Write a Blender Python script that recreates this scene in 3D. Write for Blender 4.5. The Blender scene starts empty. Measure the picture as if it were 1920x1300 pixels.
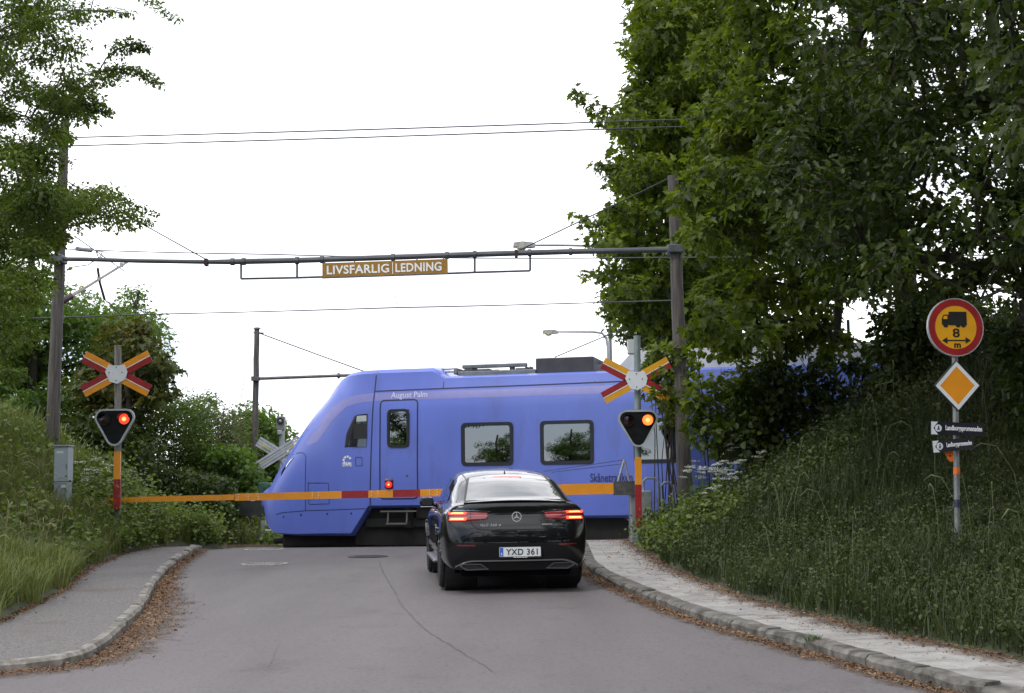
import bpy, bmesh, math, random
import numpy as np
from mathutils import Vector, Matrix
from mathutils.bvhtree import BVHTree
from mathutils.geometry import tessellate_polygon

SC = bpy.context.scene
COL = SC.collection
rnd = random.Random(7)
RNG = np.random.default_rng(11)
V = Vector

# ------------------------------------------------------------------ camera
F, CX, CY = 2500.0, 960.0, 650.0            # focal length and centre in pixels of a 1920 px wide frame
PITCH, ROLL, CAMZ = math.atan(260/2500), 0.013, 1.55
fw = V((0, math.cos(PITCH), math.sin(PITCH)))
r0, u0 = V((1, 0, 0)), V((0, -math.sin(PITCH), math.cos(PITCH)))
RT = r0*math.cos(ROLL) - u0*math.sin(ROLL)
UP = r0*math.sin(ROLL) + u0*math.cos(ROLL)
CAMP = V((0, 0, CAMZ))
cd = bpy.data.cameras.new('camera'); cam = bpy.data.objects.new('camera', cd); COL.objects.link(cam)
cd.sensor_width = 36; cd.sensor_fit = 'HORIZONTAL'; cd.lens = 36*F/1920; cd.clip_end = 3000; cd.clip_start = .1
cam.matrix_world = Matrix(((RT.x, UP.x, -fw.x, 0), (RT.y, UP.y, -fw.y, 0), (RT.z, UP.z, -fw.z, CAMZ), (0, 0, 0, 1)))
SC.camera = cam

# ------------------------------------------------------------------ sky, sun, exposure
SUN_EL, SUN_AZ = math.radians(52), math.radians(215)     # azimuth clockwise from +Y: behind the camera, to the left
W = bpy.data.worlds.new('World'); SC.world = W; W.use_nodes = True
nt = W.node_tree; nt.nodes.clear()
N = nt.nodes.new; L = nt.links.new
out = N('ShaderNodeOutputWorld'); bg = N('ShaderNodeBackground'); bg.inputs['Strength'].default_value = .12
sky = N('ShaderNodeTexSky'); sky.sky_type = 'NISHITA'; sky.sun_disc = False
sky.dust_density = .4; sky.ozone_density = 2.0; sky.sun_elevation = SUN_EL; sky.sun_rotation = SUN_AZ
tc = N('ShaderNodeTexCoord'); mp = N('ShaderNodeMapping'); mp.inputs['Scale'].default_value = (1.6, 1.6, 4.5)
mp.inputs['Location'].default_value = (18.687, 22.2536, 23.8558)
nz = N('ShaderNodeTexNoise'); nz.inputs['Scale'].default_value = .75; nz.inputs['Detail'].default_value = 7; nz.inputs['Roughness'].default_value = .55
rp = N('ShaderNodeValToRGB'); rp.color_ramp.elements[0].position = .33; rp.color_ramp.elements[1].position = .45
rp.color_ramp.elements[0].color = (.22, .22, .22, 1); rp.color_ramp.elements[1].color = (1, 1, 1, 1)
mx = N('ShaderNodeMix'); mx.data_type = 'RGBA'
cl = N('ShaderNodeValToRGB'); cl.color_ramp.elements[0].color = (9.5, 9.8, 10.6, 1); cl.color_ramp.elements[1].color = (15, 15.2, 15.6, 1)
cl.color_ramp.elements[0].position = .38; cl.color_ramp.elements[1].position = .62
nz2 = N('ShaderNodeTexNoise'); nz2.inputs['Scale'].default_value = 2.6; nz2.inputs['Detail'].default_value = 6
L(tc.outputs['Generated'], mp.inputs['Vector']); L(mp.outputs['Vector'], nz.inputs['Vector']); L(mp.outputs['Vector'], nz2.inputs['Vector'])
L(nz.outputs['Fac'], rp.inputs['Fac']); L(rp.outputs['Color'], mx.inputs['Factor']); L(nz2.outputs['Fac'], cl.inputs['Fac'])
hz = N('ShaderNodeMix'); hz.data_type = 'RGBA'; hz.inputs['Factor'].default_value = .55; hz.inputs['B'].default_value = (2.6, 4.2, 7.0, 1); L(sky.outputs['Color'], hz.inputs['A']); L(hz.outputs['Result'], mx.inputs['A']); L(cl.outputs['Color'], mx.inputs['B'])
L(mx.outputs['Result'], bg.inputs['Color']); L(bg.outputs['Background'], out.inputs['Surface'])
sd = bpy.data.lights.new('sun', 'SUN'); sd.energy = 1.1; sd.angle = math.radians(14); sd.color = (1, .96, .9)
so = bpy.data.objects.new('sun', sd); COL.objects.link(so)
sdir = V((math.sin(SUN_AZ)*math.cos(SUN_EL), math.cos(SUN_AZ)*math.cos(SUN_EL), math.sin(SUN_EL)))
so.rotation_euler = sdir.to_track_quat('Z', 'Y').to_euler()
SC.view_settings.view_transform = 'Standard'; SC.view_settings.look = 'None'
SC.view_settings.gamma = 1; SC.view_settings.use_curve_mapping = False; SC.view_settings.exposure = .3
SC.cycles.max_bounces = 8; SC.cycles.transparent_max_bounces = 12
SC.cycles.use_denoising = True

# ------------------------------------------------------------------ measuring helpers
def ray(px, py):
    return (RT*((px-CX)/F) - UP*((py-CY)/F) + fw)
def at(px, py, Y):
    d = ray(px, py); return CAMP + d*(Y/d.y)
def proj(P):
    d = V(P) - CAMP; z = d.dot(fw); return CX + F*d.dot(RT)/z, CY - F*d.dot(UP)/z
def sstep(a, b, x):
    t = np.clip((x-a)/(b-a), 0, 1); return t*t*(3-2*t)
def zroad(Y):                                   # the road climbs gently to the crossing
    Y = np.asarray(Y, float); return .011*np.minimum(Y, 26.2) + .008*np.clip(np.minimum(Y, 26.2)-18, 0, 99) - .034*np.clip(Y-26.4, 0, 10)
def ground(px, py, h=0.0):
    d = ray(px, py); t = 10.0
    for _ in range(30):
        Y = d.y*t; t = (float(zroad(Y)) + h - CAMZ)/d.z
    return CAMP + d*t

# ------------------------------------------------------------------ mesh helpers
class MB:
    def __init__(s): s.v = []; s.f = []; s.m = []
    def add(s, vs, fs, mi=0, M=None):
        o = len(s.v)
        s.v += [tuple(M @ V(p)) if M is not None else tuple(p) for p in vs]
        s.f += [tuple(i+o for i in f) for f in fs]; s.m += [mi]*len(fs); return s
    def box(s, c, d, mi=0, M=None, bev=0.0):
        x, y, z = c; a, b, e = d[0]/2, d[1]/2, d[2]/2
        if bev <= 0:
            vs = [(x+i*a, y+j*b, z+k*e) for i in (-1, 1) for j in (-1, 1) for k in (-1, 1)]
            return s.add(vs, [(0, 1, 3, 2), (4, 6, 7, 5), (0, 4, 5, 1), (2, 3, 7, 6), (0, 2, 6, 4), (1, 5, 7, 3)], mi, M)
        bm = bmesh.new(); bmesh.ops.create_cube(bm, size=1)
        for v in bm.verts: v.co = V((x+v.co.x*d[0], y+v.co.y*d[1], z+v.co.z*d[2]))
        bmesh.ops.bevel(bm, geom=bm.edges[:], offset=bev, segments=2, affect='EDGES', profile=.5)
        bm.verts.index_update()
        s.add([v.co.copy() for v in bm.verts], [[v.index for v in f.verts] for f in bm.faces], mi, M); bm.free(); return s
    def tube(s, pts, r, n=8, mi=0, M=None, caps=True):
        pts = [V(p) for p in pts]; K = len(pts)
        rs = r if isinstance(r, (list, tuple)) else [r]*K
        vs = []; pu = None
        for i, p in enumerate(pts):
            t = (pts[min(i+1, K-1)] - pts[max(i-1, 0)])
            t = t.normalized() if t.length > 1e-9 else V((0, 0, 1))
            if pu is None: pu = t.orthogonal().normalized()
            pu = (pu - t*pu.dot(t)); pu = pu.normalized() if pu.length > 1e-6 else t.orthogonal().normalized()
            w = t.cross(pu)
            for k in range(n):
                a = 2*math.pi*k/n; vs.append(p + (pu*math.cos(a) + w*math.sin(a))*rs[i])
        fs = [(i*n+k, i*n+(k+1) % n, (i+1)*n+(k+1) % n, (i+1)*n+k) for i in range(K-1) for k in range(n)]
        if caps: fs += [tuple(range(n-1, -1, -1)), tuple((K-1)*n+k for k in range(n))]
        return s.add(vs, fs, mi, M)
    def prism(s, poly, y0, y1, mi=0, M=None):          # outline in x,z; runs from y0 (front) to y1
        n = len(poly)
        ar = sum(poly[i][0]*poly[(i+1) % n][1]-poly[(i+1) % n][0]*poly[i][1] for i in range(n))
        if ar < 0: poly = poly[::-1]
        vs = [(p[0], y0, p[1]) for p in poly] + [(p[0], y1, p[1]) for p in poly]
        fs = [tuple(range(n)), tuple(range(2*n-1, n-1, -1))] + [(i, n+i, n+(i+1) % n, (i+1) % n) for i in range(n)]
        return s.add(vs, fs, mi, M)
    def ring(s, outer, inner, y0, y1, mi=0, M=None):   # two outlines of equal length in x,z
        n = len(outer)
        vs = [(p[0], y0, p[1]) for p in outer]+[(p[0], y0, p[1]) for p in inner]+[(p[0], y1, p[1]) for p in outer]+[(p[0], y1, p[1]) for p in inner]
        fs = []
        for i in range(n):
            j = (i+1) % n
            fs += [(i, j, n+j, n+i), (2*n+j, 2*n+i, 3*n+i, 3*n+j), (j, i, 2*n+i, 2*n+j), (n+i, n+j, 3*n+j, 3*n+i)]
        return s.add(vs, fs, mi, M)
    def lathe(s, prof, n=20, mi=0, M=None):            # profile of (radius, z)
        vs = [(r*math.cos(2*math.pi*k/n), r*math.sin(2*math.pi*k/n), z) for r, z in prof for k in range(n)]
        K = len(prof)
        fs = [(i*n+k, i*n+(k+1) % n, (i+1)*n+(k+1) % n, (i+1)*n+k) for i in range(K-1) for k in range(n)]
        fs += [tuple(range(n-1, -1, -1)), tuple((K-1)*n+k for k in range(n))]
        return s.add(vs, fs, mi, M)
    def build(s, name, mats, parent=None, smooth=False, local=False, angle=35):
        me = bpy.data.meshes.new(name)
        vs = s.v
        if parent is not None and not local:
            o = org(parent); vs = [(a-o.x, b-o.y, c-o.z) for a, b, c in vs]
        me.from_pydata(vs, [], s.f)
        for m in (mats if isinstance(mats, (list, tuple)) else [mats]): me.materials.append(m)
        if any(s.m): me.polygons.foreach_set('material_index', s.m)
        if smooth:
            me.polygons.foreach_set('use_smooth', [True]*len(s.f)); 
            try: me.set_sharp_from_angle(angle=math.radians(angle))
            except Exception: pass
        me.update()
        ob = bpy.data.objects.new(name, me); COL.objects.link(ob)
        if parent is not None: ob.parent = parent
        return ob
def org(o):                                           # world origin of an unrotated chain
    p = o.location.copy()
    while o.parent is not None: o = o.parent; p = p + o.location
    return p
def rawmesh(name, verts, loops, counts, mats, parent=None, smooth=False, kind=None):
    me = bpy.data.meshes.new(name); nv = len(verts)
    verts = np.asarray(verts, np.float32)
    if parent is not None: verts = verts - np.array(org(parent), np.float32)
    me.vertices.add(nv); me.vertices.foreach_set('co', verts.ravel())
    me.loops.add(len(loops)); me.loops.foreach_set('vertex_index', np.asarray(loops, np.int32))
    counts = np.asarray(counts, np.int32); st = np.concatenate([[0], np.cumsum(counts)[:-1]]).astype(np.int32)
    me.polygons.add(len(counts)); me.polygons.foreach_set('loop_start', st); me.polygons.foreach_set('loop_total', counts)
    if smooth: me.polygons.foreach_set('use_smooth', np.ones(len(counts), bool))
    me.materials.append(mats); me.update(calc_edges=True)
    ob = bpy.data.objects.new(name, me); COL.objects.link(ob)
    if parent is not None: ob.parent = parent
    if kind: ob['kind'] = kind
    return ob
def tag(o, label=None, cat=None, group=None, kind=None):
    if label: o['label'] = label
    if cat: o['category'] = cat
    if group: o['group'] = group
    if kind: o['kind'] = kind
    return o
def thing(name, label, cat, loc=(0, 0, 0), group=None, rz=0):
    o = bpy.data.objects.new(name, None); COL.objects.link(o); o.location = loc; o.rotation_euler = (0, 0, rz)
    o.empty_display_size = .2
    return tag(o, label, cat, group)
def rrect(x0, x1, z0, z1, r, k=5):
    P = []
    for cx, cz, a0 in ((x1-r, z1-r, 0), (x0+r, z1-r, 90), (x0+r, z0+r, 180), (x1-r, z0+r, 270)):
        for i in range(k+1):
            a = math.radians(a0+90*i/k); P.append((cx+r*math.cos(a), cz+r*math.sin(a)))
    return P
def circ(cx, cz, r, n=32, a0=0, a1=360):
    full = abs(a1-a0) >= 360
    return [(cx+r*math.cos(math.radians(a0+(a1-a0)*i/(n if full else n-1))), cz+r*math.sin(math.radians(a0+(a1-a0)*i/(n if full else n-1)))) for i in range(n)]
def text_geo(txt, w, h, depth=.004, offset=0.0, space=1.0):
    """letters as x,z outlines with a little depth, scaled to w x h and centred"""
    cu = bpy.data.curves.new('lettering', 'FONT'); cu.body = txt; cu.size = 1; cu.extrude = .02; cu.offset = offset
    cu.space_character = space; cu.resolution_u = 3
    ob = bpy.data.objects.new('lettering', cu); COL.objects.link(ob)
    dg = bpy.context.evaluated_depsgraph_get(); me = bpy.data.meshes.new_from_object(ob.evaluated_get(dg))
    co = np.array([v.co[:] for v in me.vertices]); fs = [tuple(p.vertices) for p in me.polygons]
    bpy.data.objects.remove(ob); bpy.data.curves.remove(cu); bpy.data.meshes.remove(me)
    lo, hi = co.min(0), co.max(0); c = (lo+hi)/2
    X = (co[:, 0]-c[0])/(hi[0]-lo[0])*w; Z = (co[:, 1]-c[1])/(hi[1]-lo[1])*h; Yd = -(co[:, 2]-c[2])/.04*depth
    return [tuple(p) for p in np.stack([X, Yd, Z], 1)], fs
def lettering(txt, w, h, M, mat, parent, depth=.004, offset=0.0, space=1.0, name='lettering', local=False):
    b = MB(); vs, fs = text_geo(txt, w, h, depth, offset, space); b.add(vs, fs, 0, M)
    return b.build(name, mat, parent, local=local)

# ------------------------------------------------------------------ materials
MATS = {}
def P(name, col, rough=.6, metal=0.0, coat=0.0, var=.12, scale=6.0, bump=0.0, emit=None, es=0.0, spec=.5, detail=5, stretch=None, coatr=.03, dirt=None):
    if name in MATS: return MATS[name]
    m = bpy.data.materials.new(name); m.use_nodes = True; t = m.node_tree; b = t.nodes['Principled BSDF']
    b.inputs['Roughness'].default_value = rough; b.inputs['Metallic'].default_value = metal
    b.inputs['Coat Weight'].default_value = coat; b.inputs['Coat Roughness'].default_value = coatr
    b.inputs['Specular IOR Level'].default_value = spec
    n = t.nodes.new; l = t.links.new
    c = n('ShaderNodeTexCoord'); z = n('ShaderNodeTexNoise'); z.inputs['Scale'].default_value = scale; z.inputs['Detail'].default_value = detail
    src = c.outputs['Object']
    if stretch:
        mpn = n('ShaderNodeMapping'); mpn.inputs['Scale'].default_value = stretch; l(src, mpn.inputs['Vector']); src = mpn.outputs['Vector']
    l(src, z.inputs['Vector'])
    r = n('ShaderNodeValToRGB'); e = r.color_ramp.elements
    e[0].position = .3; e[1].position = .7
    e[0].color = tuple(max(0, x*(1-var)) for x in col)+(1,); e[1].color = tuple(min(1, x*(1+var)) for x in col)+(1,)
    l(z.outputs['Fac'], r.inputs['Fac']); csrc = r.outputs['Color']
    if dirt:                                          # (colour, scale, threshold): blotches of grime with their own shape
        z2 = n('ShaderNodeTexNoise'); z2.inputs['Scale'].default_value = dirt[1]; z2.inputs['Detail'].default_value = 6; z2.inputs['Roughness'].default_value = .65
        l(src, z2.inputs['Vector']); r2 = n('ShaderNodeValToRGB'); r2.color_ramp.elements[0].position = dirt[2]; r2.color_ramp.elements[1].position = dirt[2]+.18
        l(z2.outputs['Fac'], r2.inputs['Fac']); mxx = n('ShaderNodeMix'); mxx.data_type = 'RGBA'
        l(r2.outputs['Color'], mxx.inputs['Factor']); l(csrc, mxx.inputs['A']); mxx.inputs['B'].default_value = tuple(dirt[0])+(1,); csrc = mxx.outputs['Result']
    l(csrc, b.inputs['Base Color'])
    if bump:
        bp = n('ShaderNodeBump'); bp.inputs['Strength'].default_value = bump; bp.inputs['Distance'].default_value = .02
        l(z.outputs['Fac'], bp.inputs['Height']); l(bp.outputs['Normal'], b.inputs['Normal'])
    if emit:
        b.inputs['Emission Color'].default_value = tuple(emit)+(1,); b.inputs['Emission Strength'].default_value = es
    MATS[name] = m; return m
def leafmat(name, cols, trans=.35, rough=.5, tcol=None):
    m = bpy.data.materials.new(name); m.use_nodes = True; t = m.node_tree; b = t.nodes['Principled BSDF']; n = t.nodes.new; l = t.links.new
    g = n('ShaderNodeNewGeometry'); r = n('ShaderNodeValToRGB'); e = r.color_ramp.elements
    while len(e) < len(cols): e.new(.5)
    for i, c in enumerate(cols): e[i].position = i/(len(cols)-1); e[i].color = tuple(c)+(1,)
    # patches of paler and darker shoots over the crown, plus leaf to leaf variation
    tcn = n('ShaderNodeTexCoord'); z = n('ShaderNodeTexNoise'); z.inputs['Scale'].default_value = .9; z.inputs['Detail'].default_value = 2
    l(tcn.outputs['Object'], z.inputs['Vector'])
    mth = n('ShaderNodeMath'); mth.operation = 'MULTIPLY_ADD'; mth.inputs[1].default_value = .6
    m2 = n('ShaderNodeMath'); m2.operation = 'MULTIPLY_ADD'; m2.inputs[1].default_value = 1.3; m2.inputs[2].default_value = -.45
    l(z.outputs['Fac'], m2.inputs[0]); l(g.outputs['Random Per Island'], mth.inputs[0]); l(m2.outputs[0], mth.inputs[2]); l(mth.outputs[0], r.inputs['Fac'])
    l(r.outputs['Color'], b.inputs['Base Color']); b.inputs['Roughness'].default_value = rough; b.inputs['Specular IOR Level'].default_value = .35
    tr = n('ShaderNodeBsdfTranslucent'); mx = n('ShaderNodeMixShader'); mx.inputs[0].default_value = trans
    hs = n('ShaderNodeMix'); hs.data_type = 'RGBA'; hs.blend_type = 'MULTIPLY'; hs.inputs['Factor'].default_value = 1; hs.inputs['B'].default_value = tuple(tcol or (1.9, 1.95, .5))+(1,)
    l(r.outputs['Color'], hs.inputs['A']); l(hs.outputs['Result'], tr.inputs['Color'])
    l(b.outputs[0], mx.inputs[1]); l(tr.outputs[0], mx.inputs[2]); l(mx.outputs[0], t.nodes['Material Output'].inputs['Surface'])
    return m
def glassmat(name, tint, fac, rough=.01):
    m = bpy.data.materials.new(name); m.use_nodes = True; t = m.node_tree; t.nodes.remove(t.nodes['Principled BSDF']); n = t.nodes.new; l = t.links.new
    tr = n('ShaderNodeBsdfTransparent'); tr.inputs[0].default_value = tuple(tint)+(1,)
    gl = n('ShaderNodeBsdfGlossy'); gl.inputs['Roughness'].default_value = rough; gl.inputs['Color'].default_value = (.95, .97, 1, 1)
    fr = n('ShaderNodeFresnel'); fr.inputs['IOR'].default_value = 1.5
    mth = n('ShaderNodeMath'); mth.operation = 'ADD'; mth.use_clamp = True; mth.inputs[1].default_value = fac; l(fr.outputs[0], mth.inputs[0])
    mx = n('ShaderNodeMixShader'); l(mth.outputs[0], mx.inputs[0]); l(tr.outputs[0], mx.inputs[1]); l(gl.outputs[0], mx.inputs[2])
    l(mx.outputs[0], t.nodes['Material Output'].inputs['Surface']); return m

wood = P('weathered_wood', (.085, .076, .070), .85, var=.45, scale=5, bump=.5, stretch=(6, 6, .35), dirt=((.16, .145, .13), 4, .55))
galv = P('galvanised_steel', (.34, .36, .37), .45, .7, var=.22, scale=9, dirt=((.16, .15, .13), 7, .6))
steel_dark = P('dark_painted_steel', (.10, .11, .12), .55, .3, var=.25, scale=8)
greenpipe = P('grey_green_steel', (.20, .25, .24), .5, .2, var=.2, scale=6, dirt=((.10, .12, .07), 5, .58))
blackpl = P('black_plastic', (.012, .012, .013), .45, var=.2)
rubber = P('black_rubber', (.014, .014, .014), .8, var=.25, scale=14, bump=.1)
orange = P('orange_yellow_sheeting', (.72, .27, .010), .45, var=.07, scale=5, dirt=((.45, .19, .02), 5, .66))
yellow = P('yellow_sheeting', (.68, .33, .010), .45, var=.08, scale=5, dirt=((.4, .22, .03), 5, .66))
red = P('red_sheeting', (.27, .010, .012), .5, var=.2, scale=6, dirt=((.16, .02, .02), 4, .62))
white = P('white_sheeting', (.66, .69, .72), .45, var=.07, scale=5, dirt=((.42, .43, .42), 5, .64))
signgrey = P('grey_sign_back', (.42, .44, .46), .5, .4, var=.12, scale=5)
silver = P('brushed_trim', (.62, .63, .65), .25, 1, var=.08)
ceramic = P('brown_ceramic', (.05, .016, .013), .25, var=.2)
wiremat = P('wire_grey', (.06, .06, .07), .6, .5, var=.1)
# ------------------------------------------------------------------ ground, road, pavements
def smooth_path(pts, it=2):
    pts = [V((p[0], p[1])) for p in pts]
    for _ in range(it):
        q = [pts[0]]
        for a, b in zip(pts, pts[1:]): q += [a*.75+b*.25, a*.25+b*.75]
        q.append(pts[-1]); pts = q
    return pts
def resample(pts, step):
    out = [pts[0]]; acc = 0
    for a, b in zip(pts, pts[1:]):
        L_ = (b-a).length; d = step-acc
        while d <= L_: out.append(a+(b-a)*(d/L_)); d += step
        acc = (acc+L_) % step if L_ else acc
    return out
def offset_path(pts, d):                          # to the left of travel for positive d
    o = []
    for i, p in enumerate(pts):
        t = (pts[min(i+1, len(pts)-1)]-pts[max(i-1, 0)]).normalized(); o.append(p+V((-t.y, t.x))*d)
    return o
KH = .095
LK = [ground(*p) for p in ((0, 1262), (70, 1254), (150, 1246), (192, 1222), (235, 1184), (270, 1142), (295, 1097), (322, 1062), (366, 1036), (397, 1027))]
LK = [V((-14, 9.6, 0)), V((-7, 10.0, 0))] + LK + [V((-6.9, 29, 0)), V((-7.0, 45, 0))]
LKp = resample(smooth_path(LK), .1)               # left kerb, road side
RK = [ground(*p) for p in ((1770, 1297), (1640, 1256), (1500, 1218), (1300, 1162), (1180, 1112), (1098, 1072))]
RK = [V((6.6, 2, 0)), V((4.4, 6.2, 0))] + RK + [V((1.15, 23.5, 0)), V((1.25, 27, 0)), V((1.45, 45, 0))]
RKp = resample(smooth_path(RK), .1)
LO = [ground(*p, KH) for p in ((0, 1165), (110, 1112), (170, 1064), (235, 1036), (270, 1029))]
LO = [(-40, 8.0), (-8, 11.3), (-5.6, 11.9)] + [(p.x, p.y) for p in LO] + [(-6.9, 27.4), (-6.4, 28.6), (-6.2, 30), (-7.2, 45)]
RO = [ground(*p, KH) for p in ((1920, 1243), (1600, 1178), (1400, 1124), (1250, 1064), (1185, 1016))]
RO = [(12, 3), (6.2, 7.6)] + [(p.x, p.y) for p in RO] + [(2.7, 30), (3.2, 45)]
LO.sort(key=lambda p: p[1]); RO.sort(key=lambda p: p[1])
LOy, LOx = np.array([p[1] for p in LO]), np.array([p[0] for p in LO])
ROy, ROx = np.array([p[1] for p in RO]), np.array([p[0] for p in RO])
# the track: near face of the train runs from left-far to right-near
TT = V((1, -.25, 0)).normalized(); TN = V((.25, 1, 0)).normalized()
HW = 1.45
TP = V((-.7, 28.4, 0)) + TN*HW                    # a point on the track's centre line
RAILZ = .22
def track_dist(X, Y): return (X-TP.x)*TN.x + (Y-TP.y)*TN.y
def _noise(X, Y, s, seed):
    r = np.random.default_rng(seed); o = 0
    for k in range(6):
        a = r.uniform(0, 6.28); f = s*r.uniform(.5, 2.2); ph = r.uniform(0, 6.28)
        o = o + np.sin((X*math.cos(a)+Y*math.sin(a))*f+ph)/(1+k*.3)
    return o/3
def H(X, Y):
    X = np.asarray(X, float); Y = np.asarray(Y, float)
    zr = zroad(Y)
    eL = np.interp(Y, LOy, LOx) - X; eR = X - np.interp(Y, ROy, ROx)
    kL = .40*sstep(9, 13, Y) + .34*sstep(20, 25, Y)
    riseL = kL*(np.clip(eL, 0, 3.2) + .12*np.clip(eL-3.2, 0, 12))
    kR = .16 + .42*sstep(13, 21, Y)
    riseR = kR*(np.clip(eR, 0, 1)**1.3 + 1.15*np.clip(eR-1, 0, 4.5) + .25*np.clip(eR-5.5, 0, 12))
    td = np.abs(track_dist(X, Y))
    cut = np.where(track_dist(X, Y) < 0, sstep(2.1, 4.4, td), .25*sstep(3, 7, td))
    n = .06*_noise(X, Y, 1.6, 3) + .15*_noise(X, Y, .4, 4)
    bank = np.where(eL > 0, (riseL+n*np.clip(eL, 0, 1))*cut, np.where(eR > 0, (riseR+n*np.clip(eR, 0, 1))*cut, 0))
    inside = np.minimum(np.clip(-eL, 0, .3), np.clip(-eR, 0, .3))/.3
    return zr + np.where(inside > 0, .1-.2*inside, .1) + bank - np.where(td < 2.2, .1, 0)
def axis(segs):
    a = []
    for s, e, st in segs: a += list(np.arange(s, e, st))
    return np.array(a+[segs[-1][1]])
gx = axis([(-900, -100, 100), (-100, -20, 8), (-20, -13, 1), (-13, 13, .22), (13, 20, 1), (20, 100, 8), (100, 900, 100)])
gy = axis([(-900, -100, 100), (-100, -10, 6), (-10, 6, 1), (6, 34, .25), (34, 46, 1), (46, 110, 8), (110, 1500, 120)])
GX, GY = np.meshgrid(gx, gy); GZ = H(GX, GY)
nx, ny = len(gx), len(gy); idx = np.arange(nx*ny).reshape(ny, nx)
q = np.stack([idx[:-1, :-1], idx[:-1, 1:], idx[1:, 1:], idx[1:, :-1]], -1).reshape(-1, 4)
soil = P('soil_and_moss', (.035, .042, .018), .95, var=.4, scale=2.5, bump=.4, dirt=((.055, .04, .025), 1.5, .55))
tag(rawmesh('ground', np.stack([GX, GY, GZ], -1).reshape(-1, 3), q.ravel(), [4]*len(q), soil, smooth=True), kind='structure')

# asphalt, with worn wheel tracks, fine grit and the crack running down from the crossing
def asphalt_mat():
    m = bpy.data.materials.new('asphalt'); m.use_nodes = True; t = m.node_tree; b = t.nodes['Principled BSDF']; n = t.nodes.new; l = t.links.new
    c = n('ShaderNodeTexCoord')
    z1 = n('ShaderNodeTexNoise'); z1.inputs['Scale'].default_value = 160; z1.inputs['Detail'].default_value = 3
    z2 = n('ShaderNodeTexNoise'); z2.inputs['Scale'].default_value = .55; z2.inputs['Detail'].default_value = 6; z2.inputs['Roughness'].default_value = .6
    mp2 = n('ShaderNodeMapping'); mp2.inputs['Scale'].default_value = (1.6, .35, 1)
    z3 = n('ShaderNodeTexNoise'); z3.inputs['Scale'].default_value = 26; z3.inputs['Detail'].default_value = 4
    l(c.outputs['Object'], z1.inputs['Vector']); l(c.outputs['Object'], mp2.inputs[0]); l(mp2.outputs[0], z2.inputs['Vector']); l(c.outputs['Object'], z3.inputs['Vector'])
    r2 = n('ShaderNodeValToRGB'); r2.color_ramp.elements[0].position = .3; r2.color_ramp.elements[1].position = .72
    r2.color_ramp.elements[0].color = (.126, .114, .117, 1); r2.color_ramp.elements[1].color = (.166, .151, .154, 1)
    l(z2.outputs['Fac'], r2.inputs['Fac'])
    r1 = n('ShaderNodeValToRGB'); r1.color_ramp.elements[0].position = .3; r1.color_ramp.elements[1].position = .75
    r1.color_ramp.elements[0].color = (.72, .72, .72, 1); r1.color_ramp.elements[1].color = (1.3, 1.3, 1.3, 1); l(z1.outputs['Fac'], r1.inputs['Fac'])
    r3 = n('ShaderNodeValToRGB'); r3.color_ramp.elements[0].position = .36; r3.color_ramp.elements[1].position = .46
    r3.color_ramp.elements[0].color = (.8, .78, .76, 1); r3.color_ramp.elements[1].color = (1, 1, 1, 1); l(z3.outputs['Fac'], r3.inputs['Fac'])
    a = n('ShaderNodeMix'); a.data_type = 'RGBA'; a.blend_type = 'MULTIPLY'; a.inputs['Factor'].default_value = 1; l(r2.outputs[0], a.inputs['A']); l(r1.outputs[0], a.inputs['B'])
    d = n('ShaderNodeMix'); d.data_type = 'RGBA'; d.blend_type = 'MULTIPLY'; d.inputs['Factor'].default_value = 1; l(a.outputs['Result'], d.inputs['A']); l(r3.outputs[0], d.inputs['B'])
    l(d.outputs['Result'], b.inputs['Base Color']); b.inputs['Roughness'].default_value = .78; b.inputs['Specular IOR Level'].default_value = .3
    # old oil drips and darker mended patches
    z4 = n('ShaderNodeTexNoise'); z4.inputs['Scale'].default_value = .9; z4.inputs['Detail'].default_value = 8; z4.inputs['Roughness'].default_value = .72; l(c.outputs['Object'], z4.inputs['Vector'])
    r4 = n('ShaderNodeValToRGB'); r4.color_ramp.elements[0].position = .56; r4.color_ramp.elements[1].position = .72; r4.color_ramp.elements[0].color = (1, 1, 1, 1); r4.color_ramp.elements[1].color = (.74, .73, .73, 1); l(z4.outputs['Fac'], r4.inputs['Fac'])
    vo = n('ShaderNodeTexVoronoi'); vo.inputs['Scale'].default_value = 2.2; vo.feature = 'F1'; l(c.outputs['Object'], vo.inputs['Vector'])
    r5 = n('ShaderNodeValToRGB'); r5.color_ramp.elements[0].position = .02; r5.color_ramp.elements[1].position = .10; r5.color_ramp.elements[0].color = (.62, .6, .6, 1); r5.color_ramp.elements[1].color = (1, 1, 1, 1); l(vo.outputs['Distance'], r5.inputs['Fac'])
    for r_ in (r4, r5):
        e_ = n('ShaderNodeMix'); e_.data_type = 'RGBA'; e_.blend_type = 'MULTIPLY'; e_.inputs['Factor'].default_value = 1 if r_ is r4 else .55; l(d.outputs['Result'], e_.inputs['A']); l(r_.outputs[0], e_.inputs['B']); d = e_
    l(d.outputs['Result'], b.inputs['Base Color'])
    bp = n('ShaderNodeBump'); bp.inputs['Strength'].default_value = .35; bp.inputs['Distance'].default_value = .006; l(z1.outputs['Fac'], bp.inputs['Height']); l(bp.outputs[0], b.inputs['Normal'])
    return m
b = MB(); ys = list(np.arange(-30, 60.1, 1.0))
for y in ys:
    xl = -40 if y < 11 else np.interp(y, LOy, LOx)-.2
    if 11 <= y < 12.5: xl = -9
    for t in np.linspace(0, 1, 9): b.v.append((xl+(np.interp(y, ROy, ROx)+.1-xl)*t if y > 6 else xl+(40-xl)*t, y, float(zroad(y))))
b.f = [(j*9+i, j*9+i+1, (j+1)*9+i+1, (j+1)*9+i) for j in range(len(ys)-1) for i in range(8)]; b.m = [0]*len(b.f)
road = tag(b.build('road', asphalt_mat()), kind='structure')
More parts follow.
